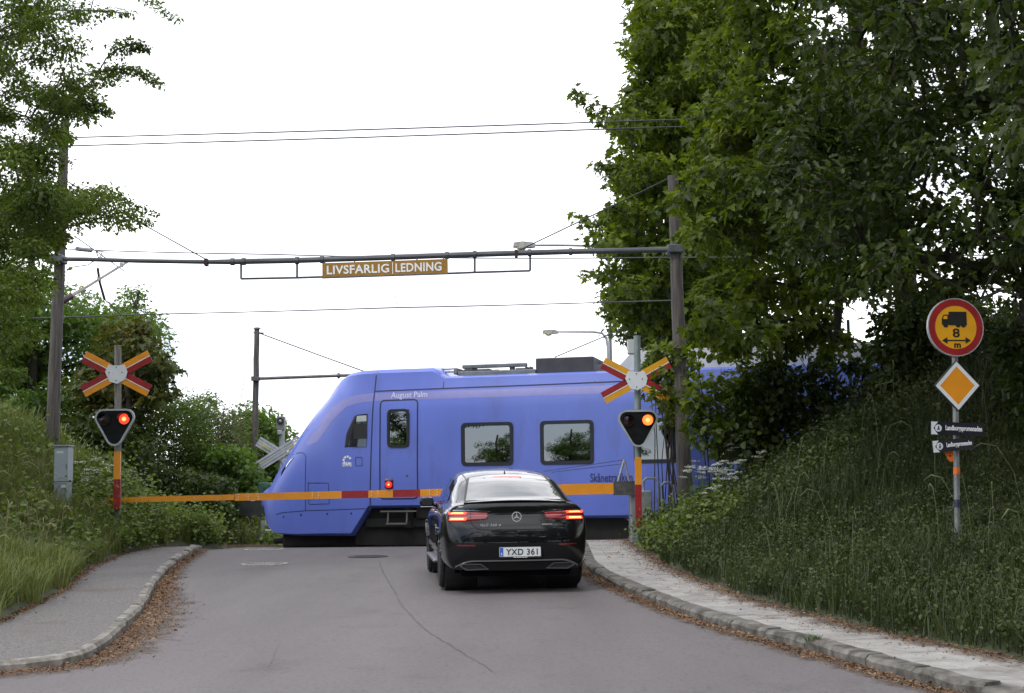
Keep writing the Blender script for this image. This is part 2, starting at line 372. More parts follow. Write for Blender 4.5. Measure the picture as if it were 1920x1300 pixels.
crackm = P('tarred_crack', (.080, .074, .075), .8, var=.3, scale=20)
for cr, wc in (([(712, 1052), (716, 1070), (728, 1092), (742, 1112), (752, 1135), (775, 1160), (800, 1185), (832, 1203), (862, 1222), (905, 1248), (930, 1262)], 1.0), ([(528, 1200), (515, 1222), (508, 1246), (498, 1262)], .3)):
    b = MB(); cp = resample(smooth_path([ground(*p) for p in cr], 1), .10)
    for i, p in enumerate(cp):
        w = .006*wc*(.25+rnd.random()**1.5); j = .026*(rnd.random()-.5); z = float(zroad(p.y))+.004
        b.v += [(p.x-w+j, p.y, z), (p.x+w+j, p.y, z)]
        if i: b.f.append((2*i-2, 2*i-1, 2*i+1, 2*i)); b.m.append(0)
    b.build('crack', crackm, road)

# kerbs: each stone a piece of its own
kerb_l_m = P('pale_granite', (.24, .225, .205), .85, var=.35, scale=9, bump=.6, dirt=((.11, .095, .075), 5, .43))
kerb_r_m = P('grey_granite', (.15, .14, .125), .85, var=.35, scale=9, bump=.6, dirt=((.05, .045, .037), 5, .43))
def kerb(name, path, side, wid, mat, s0, s1, seglen):
    root = bpy.data.objects.new(name, None); COL.objects.link(root); root['kind'] = 'structure'
    inner = offset_path(path, side*wid); i = s0
    while i < s1:
        n = int(seglen*10*rnd.uniform(.75, 1.15)); j = min(i+n, s1)
        mb = MB(); K = j-i+1; dz = rnd.uniform(-.016, .012); dx = rnd.uniform(-.018, .018)
        ks = list(range(i, j+1, 3)); ks = ks if ks[-1] == j else ks+[j]
        for q_, k in enumerate(ks):
            a, c = path[k], inner[k]; d = (c-a).normalized()
            g = 0
            if q_ == 0 or q_ == len(ks)-1:
                tdir = (path[min(k+1, len(path)-1)]-path[max(k-1, 0)]).normalized()*(.006 if q_ == 0 else -.006); a = a+tdir; c = c+tdir
            z = float(zroad(a.y)); w1 = rnd.uniform(-.016, .016); w2 = rnd.uniform(-.012, .009)
            a = a + d*(dx+w1*.6)
            t1 = z+KH+dz+w2
            mb.v += [(a.x, a.y, z-.1), (a.x, a.y, t1-.03), (a.x+d.x*.03, a.y+d.y*.03, t1), (c.x, c.y, t1+.004), (c.x, c.y, z-.1)]
        m5 = len(ks)
        fl = side < 0
        for q_ in range(m5-1):
            for e in range(4):
                f = (q_*5+e, q_*5+e+1, q_*5+5+e+1, q_*5+5+e); mb.f.append(f if side > 0 else f[::-1])
        mb.f += [(4, 3, 2, 1, 0), tuple((m5-1)*5+e for e in range(5))]; mb.m = [0]*len(mb.f)
        mb.build('kerb_stone', mat, root); i = j
    return root
def nearest_index(path, Y): return min(range(len(path)), key=lambda i: abs(path[i].y-Y))
il0 = min(range(len(LKp)), key=lambda i: abs(LKp[i].x+8.0) + (0 if i < len(LKp)//3 else 99))
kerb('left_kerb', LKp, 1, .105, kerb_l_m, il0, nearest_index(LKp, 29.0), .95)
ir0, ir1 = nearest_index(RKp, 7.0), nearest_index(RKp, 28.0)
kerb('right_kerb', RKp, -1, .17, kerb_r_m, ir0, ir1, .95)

# left pavement: worn gritty asphalt
inner = offset_path(LKp, .055)[il0:nearest_index(LKp, 29.0)]
vs2 = [V((p.x, p.y)) for p in inner[::3]]
n_i = len(vs2); outl = [V((-14, 30)), V((-14, 26)), V((-12, 20)), V((-11, 14)), V((-11, inner[0].y))]
poly = vs2+outl
bm = bmesh.new(); fvs = [bm.verts.new((p.x, p.y, float(zroad(p.y))+KH-.016)) for p in poly]; bm.faces.new(fvs)
bmesh.ops.triangulate(bm, faces=bm.faces[:]); me = bpy.data.meshes.new('left_pavement'); bm.to_mesh(me); bm.free()
me.materials.append(P('gritty_asphalt', (.14, .128, .126), .9, var=.55, scale=45, bump=.7, detail=6, dirt=((.10, .072, .055), .9, .56)))
o = bpy.data.objects.new('left_pavement', me); COL.objects.link(o); o['kind'] = 'structure'

# right pavement: concrete slabs laid in bond, each slab its own piece, on a bed of jointing sand
pave = bpy.data.objects.new('right_pavement', None); COL.objects.link(pave); pave['kind'] = 'structure'
pin = offset_path(RKp, -.176)
slabm = [P('concrete_slab_a', (.31, .295, .28), .9, var=.16, scale=7, bump=.25, dirt=((.17, .15, .125), 2.2, .56)),
         P('concrete_slab_b', (.28, .265, .255), .9, var=.16, scale=7, bump=.25, dirt=((.15, .13, .11), 2.2, .53)),
         P('concrete_slab_c', (.335, .32, .305), .9, var=.16, scale=7, bump=.25, dirt=((.19, .17, .145), 2.2, .58))]
bed = MB(); iis = list(range(ir0, ir1+1, 2))
for k in iis:
    p = pin[k]; z = float(zroad(p.y))+KH-.03; t = (RKp[min(k+1, len(RKp)-1)]-RKp[k-1]).normalized(); d = V((t.y, -t.x))
    bed.v += [(p.x, p.y, z), (p.x+d.x*2.2, p.y+d.y*2.2, z)]
bed.f = [(2*i, 2*i+1, 2*i+3, 2*i+2) for i in range(len(iis)-1)]; bed.m = [0]*len(bed.f)
bed.build('sand_bed', P('dark_joint_sand', (.07, .058, .045), .95, var=.3, scale=12), pave)
SL = .42; cnt = 0; row = 0; ii = ir0
def pin_at(s):
    i = min(max(int(s), 0), len(pin)-2); f = s-i; p = pin[i]*(1-f)+pin[i+1]*f
    t = (pin[min(i+2, len(pin)-1)]-pin[max(i-1, 0)]).normalized(); return p, V((t.y, -t.x)), t
s = float(ir0)
while s < ir1-4 and cnt < 298:
    step = SL*10; p0, d0, _ = pin_at(s); p1, d1, _ = pin_at(s+step)
    wmax = np.interp((p0.y+p1.y)/2, ROy, ROx) - (p0.x+p1.x)/2
    cosd = max(.5, d0.x); wmax = wmax*cosd + .1
    a = -.21 if row % 2 else 0.0
    while a < wmax and cnt < 298:
        a0 = max(a, 0)+.004; a1 = a+SL-.004; a = a+SL
        if a1-a0 < .05: continue
        mb = MB(); dz = rnd.gauss(0, .0035); tl = rnd.gauss(0, .004)
        top = []
        for pp, dd, sg in ((p0, d0, 1), (p1, d1, -1)):
            for aa in ((a0, a1) if sg > 0 else (a1, a0)):
                g = (p1-p0).normalized()*.004*sg; top.append((pp.x+dd.x*aa+g.x, pp.y+dd.y*aa+g.y, float(zroad(pp.y))+KH+dz+tl*(aa-a0)))
        c = [sum(x[i] for x in top)/4 for i in range(3)]
        ins = [tuple(c[i]+(x[i]-c[i])*.975 for i in range(3)) for x in top]
        mb.v = ins + [(x[0], x[1], x[2]-.006) for x in top] + [(x[0], x[1], x[2]-.05) for x in top]
        mb.f = [(0, 1, 2, 3)] + [(4+i, 4+(i+1) % 4, (i+1) % 4, i) for i in range(4)] + [(8+i, 8+(i+1) % 4, 4+(i+1) % 4, 4+i) for i in range(4)]
        mb.m = [0]*9
        mb.build('paver', slabm[rnd.randrange(3)], pave); cnt += 1
    s += step; row += 1

# rails across the road
for off, lab in ((-.72, 'near'), (.72, 'far')):
    c = TP + TN*off; mb = MB(); d = TT
    for sgn, w in ((0, .035),):
        a, e = c - d*40, c + d*40
        M = Matrix.Translation((0, 0, 0))
        nrm = TN*w
        mb.add([(a.x-nrm.x, a.y-nrm.y, RAILZ-.13), (a.x+nrm.x, a.y+nrm.y, RAILZ-.13), (a.x+nrm.x, a.y+nrm.y, RAILZ), (a.x-nrm.x, a.y-nrm.y, RAILZ),
                (e.x-nrm.x, e.y-nrm.y, RAILZ-.13), (e.x+nrm.x, e.y+nrm.y, RAILZ-.13), (e.x+nrm.x, e.y+nrm.y, RAILZ), (e.x-nrm.x, e.y-nrm.y, RAILZ)],
               [(0, 1, 2, 3), (7, 6, 5, 4), (0, 4, 5, 1), (1, 5, 6, 2), (2, 6, 7, 3), (3, 7, 4, 0)])
    tag(mb.build('rail', P('worn_rail_steel', (.18, .12, .09), .5, .6, var=.3)), 'steel running rail on the %s side of the track under the train' % lab, 'rail', 'running rails')

b = MB()
for o_ in (-2.1, 2.1):
    for s_ in (-40, 40): p = TP+TN*o_+TT*s_; b.v.append((p.x, p.y, RAILZ-.16))
b.f = [(0, 1, 3, 2)]; b.m = [0]
tag(b.build('track_bed', P('shade_dark_ballast', (.035, .030, .026), .95, var=.5, scale=18, bump=.8)), kind='structure')  # ballast coloured extra dark for the black shade under the train
# manhole covers
mh_ring = P('dusty_iron', (.36, .35, .34), .8, .1, var=.3, scale=18); mh_dark = P('dark_iron', (.075, .072, .075), .6, .4, var=.3, scale=14)
def manhole(px, py, r, label, pale):
    g = ground(px, py); z = g.z+.004
    t = thing('manhole_cover', label, 'manhole cover', (g.x, g.y, z), 'manhole covers in the road')
    mb = MB(); mb.lathe([(r, -.02), (r, .006), (r-.07, .008), (r-.07, -.02)], 36, 0, Matrix.Translation((g.x, g.y, z))); mb.build('rim', mh_ring if pale else mh_dark, t)
    mb = MB(); M = Matrix.Translation((g.x, g.y, z))
    mb.lathe([(r-.075, -.02), (r-.075, .003), (.0001, .003)], 36, 0, M)
    for i in range(-4, 5):
        for j in range(-4, 5):
            if i*i+j*j < 17: mb.box((i*.055, j*.055, .006), (.034, .034, .008), 1, M)
    mb.build('lid', [mh_dark, mh_ring if pale else mh_dark], t)
manhole(496, 1058, .40, 'pale dusty manhole cover in the left lane, the nearer of two', True)
manhole(495, 1031, .39, 'pale dusty manhole cover close to the crossing, behind another pale one', True)
manhole(690, 1044, .36, 'dark iron manhole cover flush in the middle of the road', False)
# ------------------------------------------------------------------ the train
blue = P('train_blue_paint', (.112, .166, .575), .38, coat=.45, coatr=.22, var=.06, scale=1.2, stretch=(1.5, 1.5, .5), dirt=((.098, .135, .45), 1.6, .56))
blued = P('train_blue_skirt', (.085, .10, .40), .38, coat=.4, coatr=.15, var=.08, scale=1.5, dirt=((.08, .085, .22), 1.2, .58))
seam = P('seam_rubber', (.012, .014, .05), .6, var=.1)
winframe = P('window_rubber', (.012, .014, .02), .4, var=.2)
under = P('underframe_shade', (.007, .0065, .006), .8, var=.4, scale=8)  # near-black: shade under the train put into the colour
roofgrey = P('roof_equipment_grey', (.16, .17, .18), .6, .2, var=.25, scale=5)
roofdark = P('roof_box_dark', (.045, .045, .052), .6, var=.2, scale=4)
roofwhite = P('roof_fairing_light', (.55, .56, .57), .5, var=.12, scale=2, dirt=((.4, .4, .4), 2, .6))
tglass = glassmat('train_window_glass', (.24, .25, .25), .20)
cream = P('cream_outside_view', (.62, .58, .40), .6, var=.05)
txtlilac = P('lilac_lettering', (.50, .52, .72), .5, var=.03)
txtwhite = P('white_lettering', (.75, .77, .80), .5, var=.03)
txtdark = P('dark_blue_lettering', (.02, .02, .10), .5, var=.03)

def hit_plane(px, py, off):                  # where the ray meets the vertical plane parallel to the track, off metres from its centre line
    d = ray(px, py); t = (TP-CAMP).dot(TN)+off; return CAMP + d*(t/d.dot(TN))
nose = hit_plane(503.5, 950, 0)
ANG = math.atan2(TT.y, TT.x)
TZ = RAILZ
TO = V((nose.x, nose.y, TZ))
def tl(px, py, off=-HW):
    p = hit_plane(px, py, off) - TO; return p.dot(TT), p.z
sil = [(504.6, 963), (503.6, 945), (505, 917), (509, 901), (517, 883), (538, 852), (557, 821), (581, 781), (603, 754), (625, 729), (646, 709), (671, 697.5), (695, 693), (726, 691)]
silp = [tl(x, y, -.75 if i >= 3 else -.15*i) for i, (x, y) in enumerate(sil)]
topk = [(u, z) for u, z in silp if z > silp[1][1]-.01]
tu = np.array([p[0] for p in topk]); tz = np.maximum.accumulate(np.array([p[1] for p in topk])); tu = np.maximum.accumulate(tu+np.arange(len(tu))*1e-4)
bot = [tl(x, y, -.5) for x, y in ((503.6, 950), (504.6, 963), (511, 981), (520, 994), (534, 1000), (575, 1003))]
bu = np.maximum.accumulate(np.array([p[0] for p in bot])+np.arange(len(bot))*1e-4); bz = np.array([p[1] for p in bot])
US = tl(697, 850)[0]                          # seam between cab and saloon
UC0, UC1 = tl(657, 990)[0], tl(690, 958)[0]   # bogie cut-out
ZCUT = tl(740, 953)[1]; ZSK = tl(1130, 972)[1]; ZLOW = float(bz[-1])
Z_CANT = tl(900, 728)[1]; ZT = tl(900, 702)[1]
ulen = 34.0
(dw0, dwz1), (dw1, dwz0) = tl(727, 769), tl(766, 838)
(w0, wz1), (w1, wz0) = tl(866, 795), tl(961, 871)
w2 = tl(1014, 800)[0], tl(1111, 800)[0]; w3 = tl(1189, 800)[0]
ww = w1-w0
wins = [(w0, w1), w2, (w3, w3+ww)]
uu = w3+ww+.55
while uu+ww < ulen-1: wins.append((uu, uu+ww)); uu += ww+.62
wins = wins[:12]
# half section: (half width, height); the window heights are levels of their own
PR = [(.02, ZSK), (1.30, ZSK), (1.42, ZSK+.06), (1.445, ZSK+.5)] + [(1.45, wz0), (1.445, dwz0), (1.43, wz1), (1.42, dwz1)]
PR.sort(key=lambda p: p[1] if p[0] > .1 else -1)
PR += [(1.405, Z_CANT-.27), (1.375, Z_CANT-.12), (1.34, Z_CANT), (1.285, ZT-.05), (1.2, ZT), (.6, ZT+.05), (.02, ZT+.06)]
PRa = np.array(PR); NP = len(PR)
UD0, UD1 = tl(806, 690)[0], tl(830, 700)[0]
def halfw(u):
    x = min(1.0, (u+.05)/2.5); return (1-(1-x)**2.3)**(1/2.3)
UN = float(tu[-1])
def section(u):
    v = PRa[:, 0].copy(); z = PRa[:, 1].copy()
    zt = float(np.interp(u, tu, tz)) if u < UN else ZT+.06 + (tz[-1]-ZT-.06)*float(1-sstep(UD0, UD1, u))
    zt = min(zt, max(tz[-1], ZT+.06))
    if u < UC0: zb = float(np.interp(u, bu, bz))
    elif u < UC1: zb = ZLOW + (ZCUT-ZLOW)*(u-UC0)/(UC1-UC0)
    elif u < 5.6: zb = ZCUT
    else: zb = ZCUT + (ZSK-ZCUT)*float(sstep(5.6, 5.7, u))
    h = (z-ZSK)/(ZT+.06-ZSK); bl = 1-float(sstep(US-1.6, US-.05, u))
    hv = halfw(u)
    # nose: rounder shoulders and chin
    a = np.linspace(-math.pi/2, math.pi/2, NP)
    vr = np.abs(np.cos(a))**.62*1.45; 
    hr = h
    vr = (np.clip(1-np.where(h > .5, np.abs(2*h-1)**3.0, np.abs(2*h-1)**7), 0, 1))**(1/2.6)*1.45
    vr[0] = .02; vr[-1] = .02; vr[1] = 1.22; vr[2] = 1.36
    bb = bl*float(sstep(0, .5, 1-u/US)+.25*bl)
    bb = min(1, bb)
    v2 = (v*(1-bb)+vr*bb)*hv
    zz_n = zb + h*(zt-zb)
    k = float(sstep(US-1.2, US-.1, u))
    z_abs = z.copy(); z_abs[:2] = zb; z_abs[2] = zb+.06; z_abs[3] = max(z_abs[3], zb+.12)
    z_abs[-5:] = z[-5:] + (zt-(ZT+.06))*np.array([.15, .8, .95, 1, 1])
    return v2, zz_n*(1-k)+z_abs*k
us = sorted(set([round(x, 4) for x in list(np.linspace(0, .3, 6))+list(np.arange(.4, US, .14))+[US-.001, US+.15, UD0, UD0+.1, UD1-.1, UD1, UC0-.01, UC0+.01, UC1-.01, UC1+.02, 5.6, 5.7, ulen] + [x for w in wins for x in w] + [dw0, dw1] + list(np.arange(US+.5, ulen, .5))]))
us = [u for i, u in enumerate(us) if i == 0 or u-us[i-1] > .008]
train = thing('train', 'purple-blue commuter train passing over the level crossing', 'train', TO, rz=ANG)
tb = MB()
NS = len(us)
secs = [section(u) for u in us]
for (vv, zz), u in zip(secs, us):
    tb.v += [(u, -v, z) for v, z in zip(vv, zz)] + [(u, v, z) for v, z in zip(vv[::-1], zz[::-1])]
RNP = 2*NP
zmid = lambda i: (PR[i][1]+PR[i+1][1])/2
for a in range(NS-1):
    um = (us[a]+us[a+1])/2
    for i in range(RNP):
        j = (i+1) % RNP
        k = i if i < NP-1 else (RNP-2-i if NP <= i < RNP-1 else -1)
        if k >= 0 and um > US:
            zm = zmid(k)
            if any(x0 < um < x1 for x0, x1 in wins) and wz0 < zm < wz1: continue
            if dw0 < um < dw1 and dwz0 < zm < dwz1: continue
        f = (a*RNP+i, a*RNP+j, (a+1)*RNP+j, (a+1)*RNP+i)
        tb.f.append(f); tb.m.append(0)
tb.f.append(tuple(range(RNP))[::-1]); tb.m.append(0); tb.f.append(tuple((NS-1)*RNP+i for i in range(RNP))); tb.m.append(0)
tbody = tb.build('body', [blue], train, smooth=True, local=True, angle=32)
bmv = bmesh.new(); bmv.from_mesh(tbody.data); bmesh.ops.recalc_face_normals(bmv, faces=bmv.faces[:]); bmv.to_mesh(tbody.data)
TB = BVHTree.FromBMesh(bmv); bmv.free()
def tsurf(u, z, off=.003):
    h = TB.ray_cast(V((u, -5, z)), V((0, 1, 0)))
    if h[0] is None: return V((u, -HW-off, z))
    n = h[1] if h[1].y < 0 else -h[1]
    return h[0] + n*off
def strip_on(fn, pts, w, off, mb, mi=0):           # a thin line lying on a surface
    P3 = []
    for a, c in zip(pts, pts[1:]):
        n = max(1, int(math.hypot(c[0]-a[0], c[1]-a[1])/.12))
        P3 += [(a[0]+(c[0]-a[0])*i/n, a[1]+(c[1]-a[1])*i/n) for i in range(n)]
    P3.append(pts[-1]); o = len(mb.v)
    for i, p in enumerate(P3):
        a, c = P3[max(i-1, 0)], P3[min(i+1, len(P3)-1)]; d = V((c[0]-a[0], c[1]-a[1])); d = d.normalized() if d.length else V((1, 0)); n = V((-d.y, d.x))*w/2
        mb.v += [tuple(fn(p[0]+n.x, p[1]+n.y, off)), tuple(fn(p[0]-n.x, p[1]-n.y, off))]
        if i: mb.f.append((o+2*i-2, o+2*i-1, o+2*i+1, o+2*i)); mb.m.append(mi)
def patch(fn, lo, hi, nu, nv, off, mb, mi=0, skirt=0.0):   # sheet ruled between two polylines, laid on a surface
    def lerp(pl, t):
        t *= len(pl)-1; i = min(int(t), len(pl)-2); f = t-i
        return pl[i][0]*(1-f)+pl[i+1][0]*f, pl[i][1]*(1-f)+pl[i+1][1]*f
    o = len(mb.v)
    for a in range(nu+1):
        p, q_ = lerp(lo, a/nu), lerp(hi, a/nu)
        for c in range(nv+1):
            t = c/nv; x, z = p[0]*(1-t)+q_[0]*t, p[1]*(1-t)+q_[1]*t
            edge = skirt and (a in (0, nu) or c in (0, nv))
            mb.v.append(tuple(fn(x, z, -skirt if edge else off)))
    for a in range(nu):
        for c in range(nv): mb.f.append((o+a*(nv+1)+c, o+(a+1)*(nv+1)+c, o+(a+1)*(nv+1)+c+1, o+a*(nv+1)+c+1)); mb.m.append(mi)
def TL(*pts): return [tl(*p) for p in pts]
# seams
mb = MB()
for pts in (TL((703, 697), (701, 705), (699, 745), (697, 800), (695.5, 860), (694, 920), (693.5, 956)),
            TL((700, 733.5), (829, 728), (1000, 721.5), (1240, 711.5)),
            TL((829, 702), (828, 727)), TL((1112, 696), (1113, 716)),
            TL((540, 853), (555, 849), (565, 849.5), (571, 854), (570.5, 880), (569.5, 958)),
            TL((506, 966), (520, 962), (569, 958), (630, 956), (693, 953.5)),
            TL((575.5, 906), (615.5, 906), (616.5, 945), (576.5, 946), (575.5, 906)),
            TL((667, 858), (679, 858), (679, 874), (667, 874), (667, 858))):
    wd = .024 if len(pts) in (4, 7) else .013
    strip_on(tsurf, pts, wd, .006, mb)
mb.build('panel_seam', seam, train, local=True)
mb = MB(); bcol = P('lilac_band_paint', (.20, .205, .50), .35, coat=.4, coatr=.22, var=.05)
bl_lo, bl_hi = TL((572, 836), (594, 828), (620, 791), (648, 763), (672, 755.5), (698, 752)), TL((570, 830), (591, 797), (617, 764), (646, 746), (672, 739.5), (699, 737))
patch(tsurf, bl_lo, bl_hi, 28, 3, .003, mb); patch(tsurf, TL((701, 751.5), (1000, 742), (1300, 732)), TL((701, 737), (1000, 727), (1300, 717)), 40, 3, .002, mb)
mb.build('painted_band', bcol, train, smooth=True, local=True)
# cab side window, headlamp, driver's window interior
cw_lo, cw_hi = TL((643.5, 842), (655, 842), (667, 842), (690, 841.5)), TL((648, 815), (654, 797), (664.5, 772.5), (691, 771))
mb = MB(); patch(tsurf, cw_lo, cw_hi, 8, 6, .012, mb, 0, .01); cabw = mb.build('cab_window', winframe, train, local=True)
mb = MB(); patch(tsurf, TL((653, 838), (687, 838)), TL((668, 778), (688.5, 776)), 6, 5, .016, mb)
mb.build('pane', P('dark_cab_glass', (.02, .023, .028), .03, coat=1, var=.1, spec=.8), cabw, local=True)
mb = MB(); patch(tsurf, TL((663, 823), (688, 823)), TL((663, 795), (688, 794)), 3, 3, .020, mb); mb.build('blind', blackpl, cabw, local=True)
mb = MB(); patch(tsurf, TL((668, 791), (687, 790)), TL((669, 780), (687, 779)), 2, 2, .021, mb); mb.build('cab_lamp_panel', P('pale_cab_trim', (.42, .46, .46), .3, var=.05), cabw, local=True)
mb = MB(); patch(tsurf, TL((513.5, 899), (523, 884), (536, 866), (545.5, 858.5)), TL((515, 884), (524, 872), (536, 860), (546, 857)), 8, 3, .01, mb, 0, .008)
mb.build('headlight', P('black_lens', (.008, .009, .011), .8, spec=0, var=.1), train, local=True)
mb = MB(); patch(tsurf, TL((527, 878), (536, 866), (543, 860)), TL((528, 873), (536, 863), (543, 859.3)), 5, 2, .014, mb)
mb.build('lens', silver, train.children[-1], local=True)
# passenger door
(d0, dz1), (d1, dz0) = tl(712, 751), tl(783, 935)
rr = rrect(d0, d1, dz0, dz1, .09, 4)
mb = MB(); patch(tsurf, [(d0+.03, dz0+.03), (d1-.03, dz0+.03)], [(d0+.03, dz1-.03), (d1-.03, dz1-.03)], 1, 1, .001, mb)
mb = MB(); strip_on(tsurf, rr+[rr[0]], .026, .008, mb); door = mb.build('door', seam, train, local=True)
mb = MB(); M = None
pu0, pu1 = tl(711.5, 800)[0], tl(717.5, 800)[0]
patch(tsurf, [(pu0, dz0+.04), (pu1, dz0+.04)], [(pu0, dz1-.04), (pu1, dz1-.04)], 1, 8, .014, mb, 0, .004); mb.build('door_post', winframe, door, local=True)
mb = MB(); lx, lz = tl(763, 892.5); mb.lathe([(.03, 0), (.03, .012), (.0001, .014)], 12, 0, Matrix.Translation((lx, -HW+.012, lz)) @ Matrix.Rotation(math.pi/2, 4, 'X')); mb.build('lock', steel_dark, door, local=True)
# windows: frame, pane; the opposite side carries the same, so daylight comes through
def win(u0, u1, z0, z1, r, fw_, label=None, far=True):
    for sg in ((-1, 1) if far else (-1,)):
        mb = MB(); yo = 1.43
        mb.ring(rrect(u0-fw_*.35, u1+fw_*.35, z0-fw_*.35, z1+fw_*.35, r+fw_*.4), rrect(u0+fw_, u1-fw_, z0+fw_, z1-fw_, r*.7), sg*(yo+.035), sg*(yo-.05))
        w = mb.build('window', winframe, train, local=True)
        mb = MB(); q_ = rrect(u0+fw_*.6, u1-fw_*.6, z0+fw_*.6, z1-fw_*.6, r*.8)
        mb.prism(q_, sg*(yo+.012), sg*(yo+.008)); mb.build('pane', tglass, w, local=True)
for i, (a, c) in enumerate(wins): win(a, c, wz0, wz1, .075, .055)
win(dw0, dw1, dwz0, dwz1, .09, .04, far=True)
# interior: floor, tables, seats and cream panels standing for bright outdoors through far windows
mb = MB(); mb.box((ulen/2+US/2, 0, wz0-.75), (ulen-US-.4, 2.7, .1)); mb.box((US+.05, 0, 2.2), (.06, 2.5, 2.2)); mb.box((ulen/2+US/2, 0, Z_CANT-.2), (ulen-US-.4, 2.5, .06)); mb.build('cabin_floor', P('cabin_dark', (.06, .065, .07), .8), train, local=True)
seatm = P('seat_fabric', (.03, .035, .06), .9)
def seat(u, v, d):
    mb = MB(); mb.box((u, v, wz0-.05), (.12, .95, .75), 0, None, .04); mb.box((u+d*.25, v, wz0-.38), (.5, .95, .14), 0, None, .04); mb.box((u-d*.01, v-.22, wz0+.40), (.10, .28, .22), 0, None, .04); mb.box((u-d*.01, v+.22, wz0+.40), (.10, .28, .22), 0, None, .04)
    return mb.build('seat', seatm, train, local=True)
for (a, c) in wins[:4]:
    for v in (-.85, .85): seat(a+ww*.12, v, 1); seat(c-ww*.08, v, -1)
mb = MB()
for (a, c) in wins[:4]: mb = MB(); mb.box((a+ww*.74, 1.36, wz0+.16), (ww*.55, .02, .34)); mb.build('bright_outside_panel', cream, train, local=True)
mb = MB(); mb.box((dw0+.12, 1.2, dwz0+.12), (.2, .02, .25)); mb.build('bright_outside_panel', cream, train, local=True)
# underframe, bogie, step
mb = MB()
mb.box(((UC1+5.6)/2, 0, .52), (5.6-UC1+.8, 2.3, .9)); mb.box((ulen/2+3, 0, .42), (ulen-6, 2.4, .55)); 
mb.box(((.75+UC0)/2, 0, .16), (UC0-.75, 1.9, .30), 0, None, .06); mb.box((.62, 0, .14), (.5, 1.2, .12), 0, None, .04); mb.build('underframe', under, train, local=True)  # boxes below the nose stand in for the dark shade there
mb = MB(); bc = (UC1+5.6)/2
mb.box((bc, -1.18, .55), (2.9, .14, .2), 0, None, .03); mb.box((bc, -1.2, .78), (.55, .2, .3), 0, None, .03)
for k in (-1, 1): mb.tube([(bc+k*.45, -1.2, .45), (bc+k*.45, -1.2, .95)], .12, 10)
mb.build('bogie', under, train, local=True)
for k in (-1.15, 1.15):
    mb = MB(); mb.lathe([(.42, -.06), (.42, .06), (.3, .07), (.12, .09), (.0001, .09)], 24, 0, Matrix.Translation((bc+k, -.95, .43)) @ Matrix.Rotation(math.pi/2, 4, 'X')); mb.build('wheel', steel_dark, train, local=True)
mb = MB(); (s0, sz1), (s1, sz0) = tl(727.5, 960), tl(763, 982)
for a in (s0, s1): mb.tube([(a, -HW+.02, sz1), (a, -HW-.02, sz0)], .02, 6)
mb.box(((s0+s1)/2, -HW-.02, sz0), (s1-s0+.04, .14, .035)); mb.box(((s0+s1)/2+.02, -HW+.03, sz1+.01), ((s1-s0)*1.9, .1, .03)); mb.build('step', P('step_steel', (.13, .125, .12), .6, .4), train, local=True)
# small bolts along the lower skirt
mb = MB()
for px, py in ((523, 970), (560, 966), (612, 964), (658, 963)):
    u, z = tl(px, py); p = tsurf(u, z, .0); mb.lathe([(.022, 0), (.022, .008), (.0001, .01)], 8, 0, Matrix.Translation(p) @ Matrix.Rotation(math.pi/2, 4, 'X'))
tag(mb.build('skirt_bolt', seam, train, local=True), kind='stuff')
# roof equipment
def rbox(px0, py0, px1, py1, off, dep, mb, mi=0, bev=.02):
    (a, z1), (c, z0) = tl(px0, py0, off), tl(px1, py1, off); z1, z0 = max(z0, z1), min(z0, z1)
    mb.box(((a+c)/2, off+dep/2, (z0+z1)/2), (abs(c-a), dep, z1-z0), mi, None, bev)
mb = MB(); rbox(1004, 672, 1113, 699, -.95, 1.5, mb); mb.build('roof_box', roofdark, train, local=True)
mb = MB()
rbox(866, 684.5, 988, 687.5, -.95, .08, mb); rbox(866, 684.5, 988, 687.5, .5, .08, mb); rbox(850, 690, 857, 702, -.95, 1.4, mb)
for x in (884, 955): rbox(x, 687, x+9, 701, -.9, .12, mb); rbox(x, 687, x+9, 701, .5, .12, mb)
rbox(858, 697, 1004, 702, -1.0, 1.6, mb, 0)
rbox(828, 691.5, 852, 693, -.8, .04, mb, 0, 0); rbox(828, 697, 852, 698.5, -.8, .04, mb, 0, 0)
mb.build('pantograph_frame', roofgrey, train, local=True)
mb = MB()
rbox(893, 692, 918, 699, -.6, .5, mb); rbox(925, 693, 935, 700, -.5, .3, mb); rbox(966, 690, 984, 699, -.6, .5, mb); rbox(938, 694, 952, 700, -.4, .3, mb)
rbox(870, 689, 880, 700, -.4, .8, mb)
for x in (985, 993): mb.tube([(*(lambda q: (q[0], -.7, q[1]))(tl(x, 700, -.7)),), (*(lambda q: (q[0], -.7, q[1]))(tl(x+4, 688, -.7)),)], .05, 8)
mb.build('roof_gear', steel_dark, train, local=True)
mb = MB(); rbox(1113, 679, 1136, 682, -.3, .04, mb, 0, 0); mb.build('roof_rail', steel_dark, train, local=True)
(a, z1), (c, z0) = tl(1148, 659, -1.0), tl(1146, 690, -1.0)
mb = MB(); e = tl(1700, 680, -1.0)[0]
mb.prism([(a-.0, z0-.1), (a+.45, z1), (e, z1), (e, z0-.1)], -1.0, 1.0); mb.build('roof_fairing', roofwhite, train, local=True)
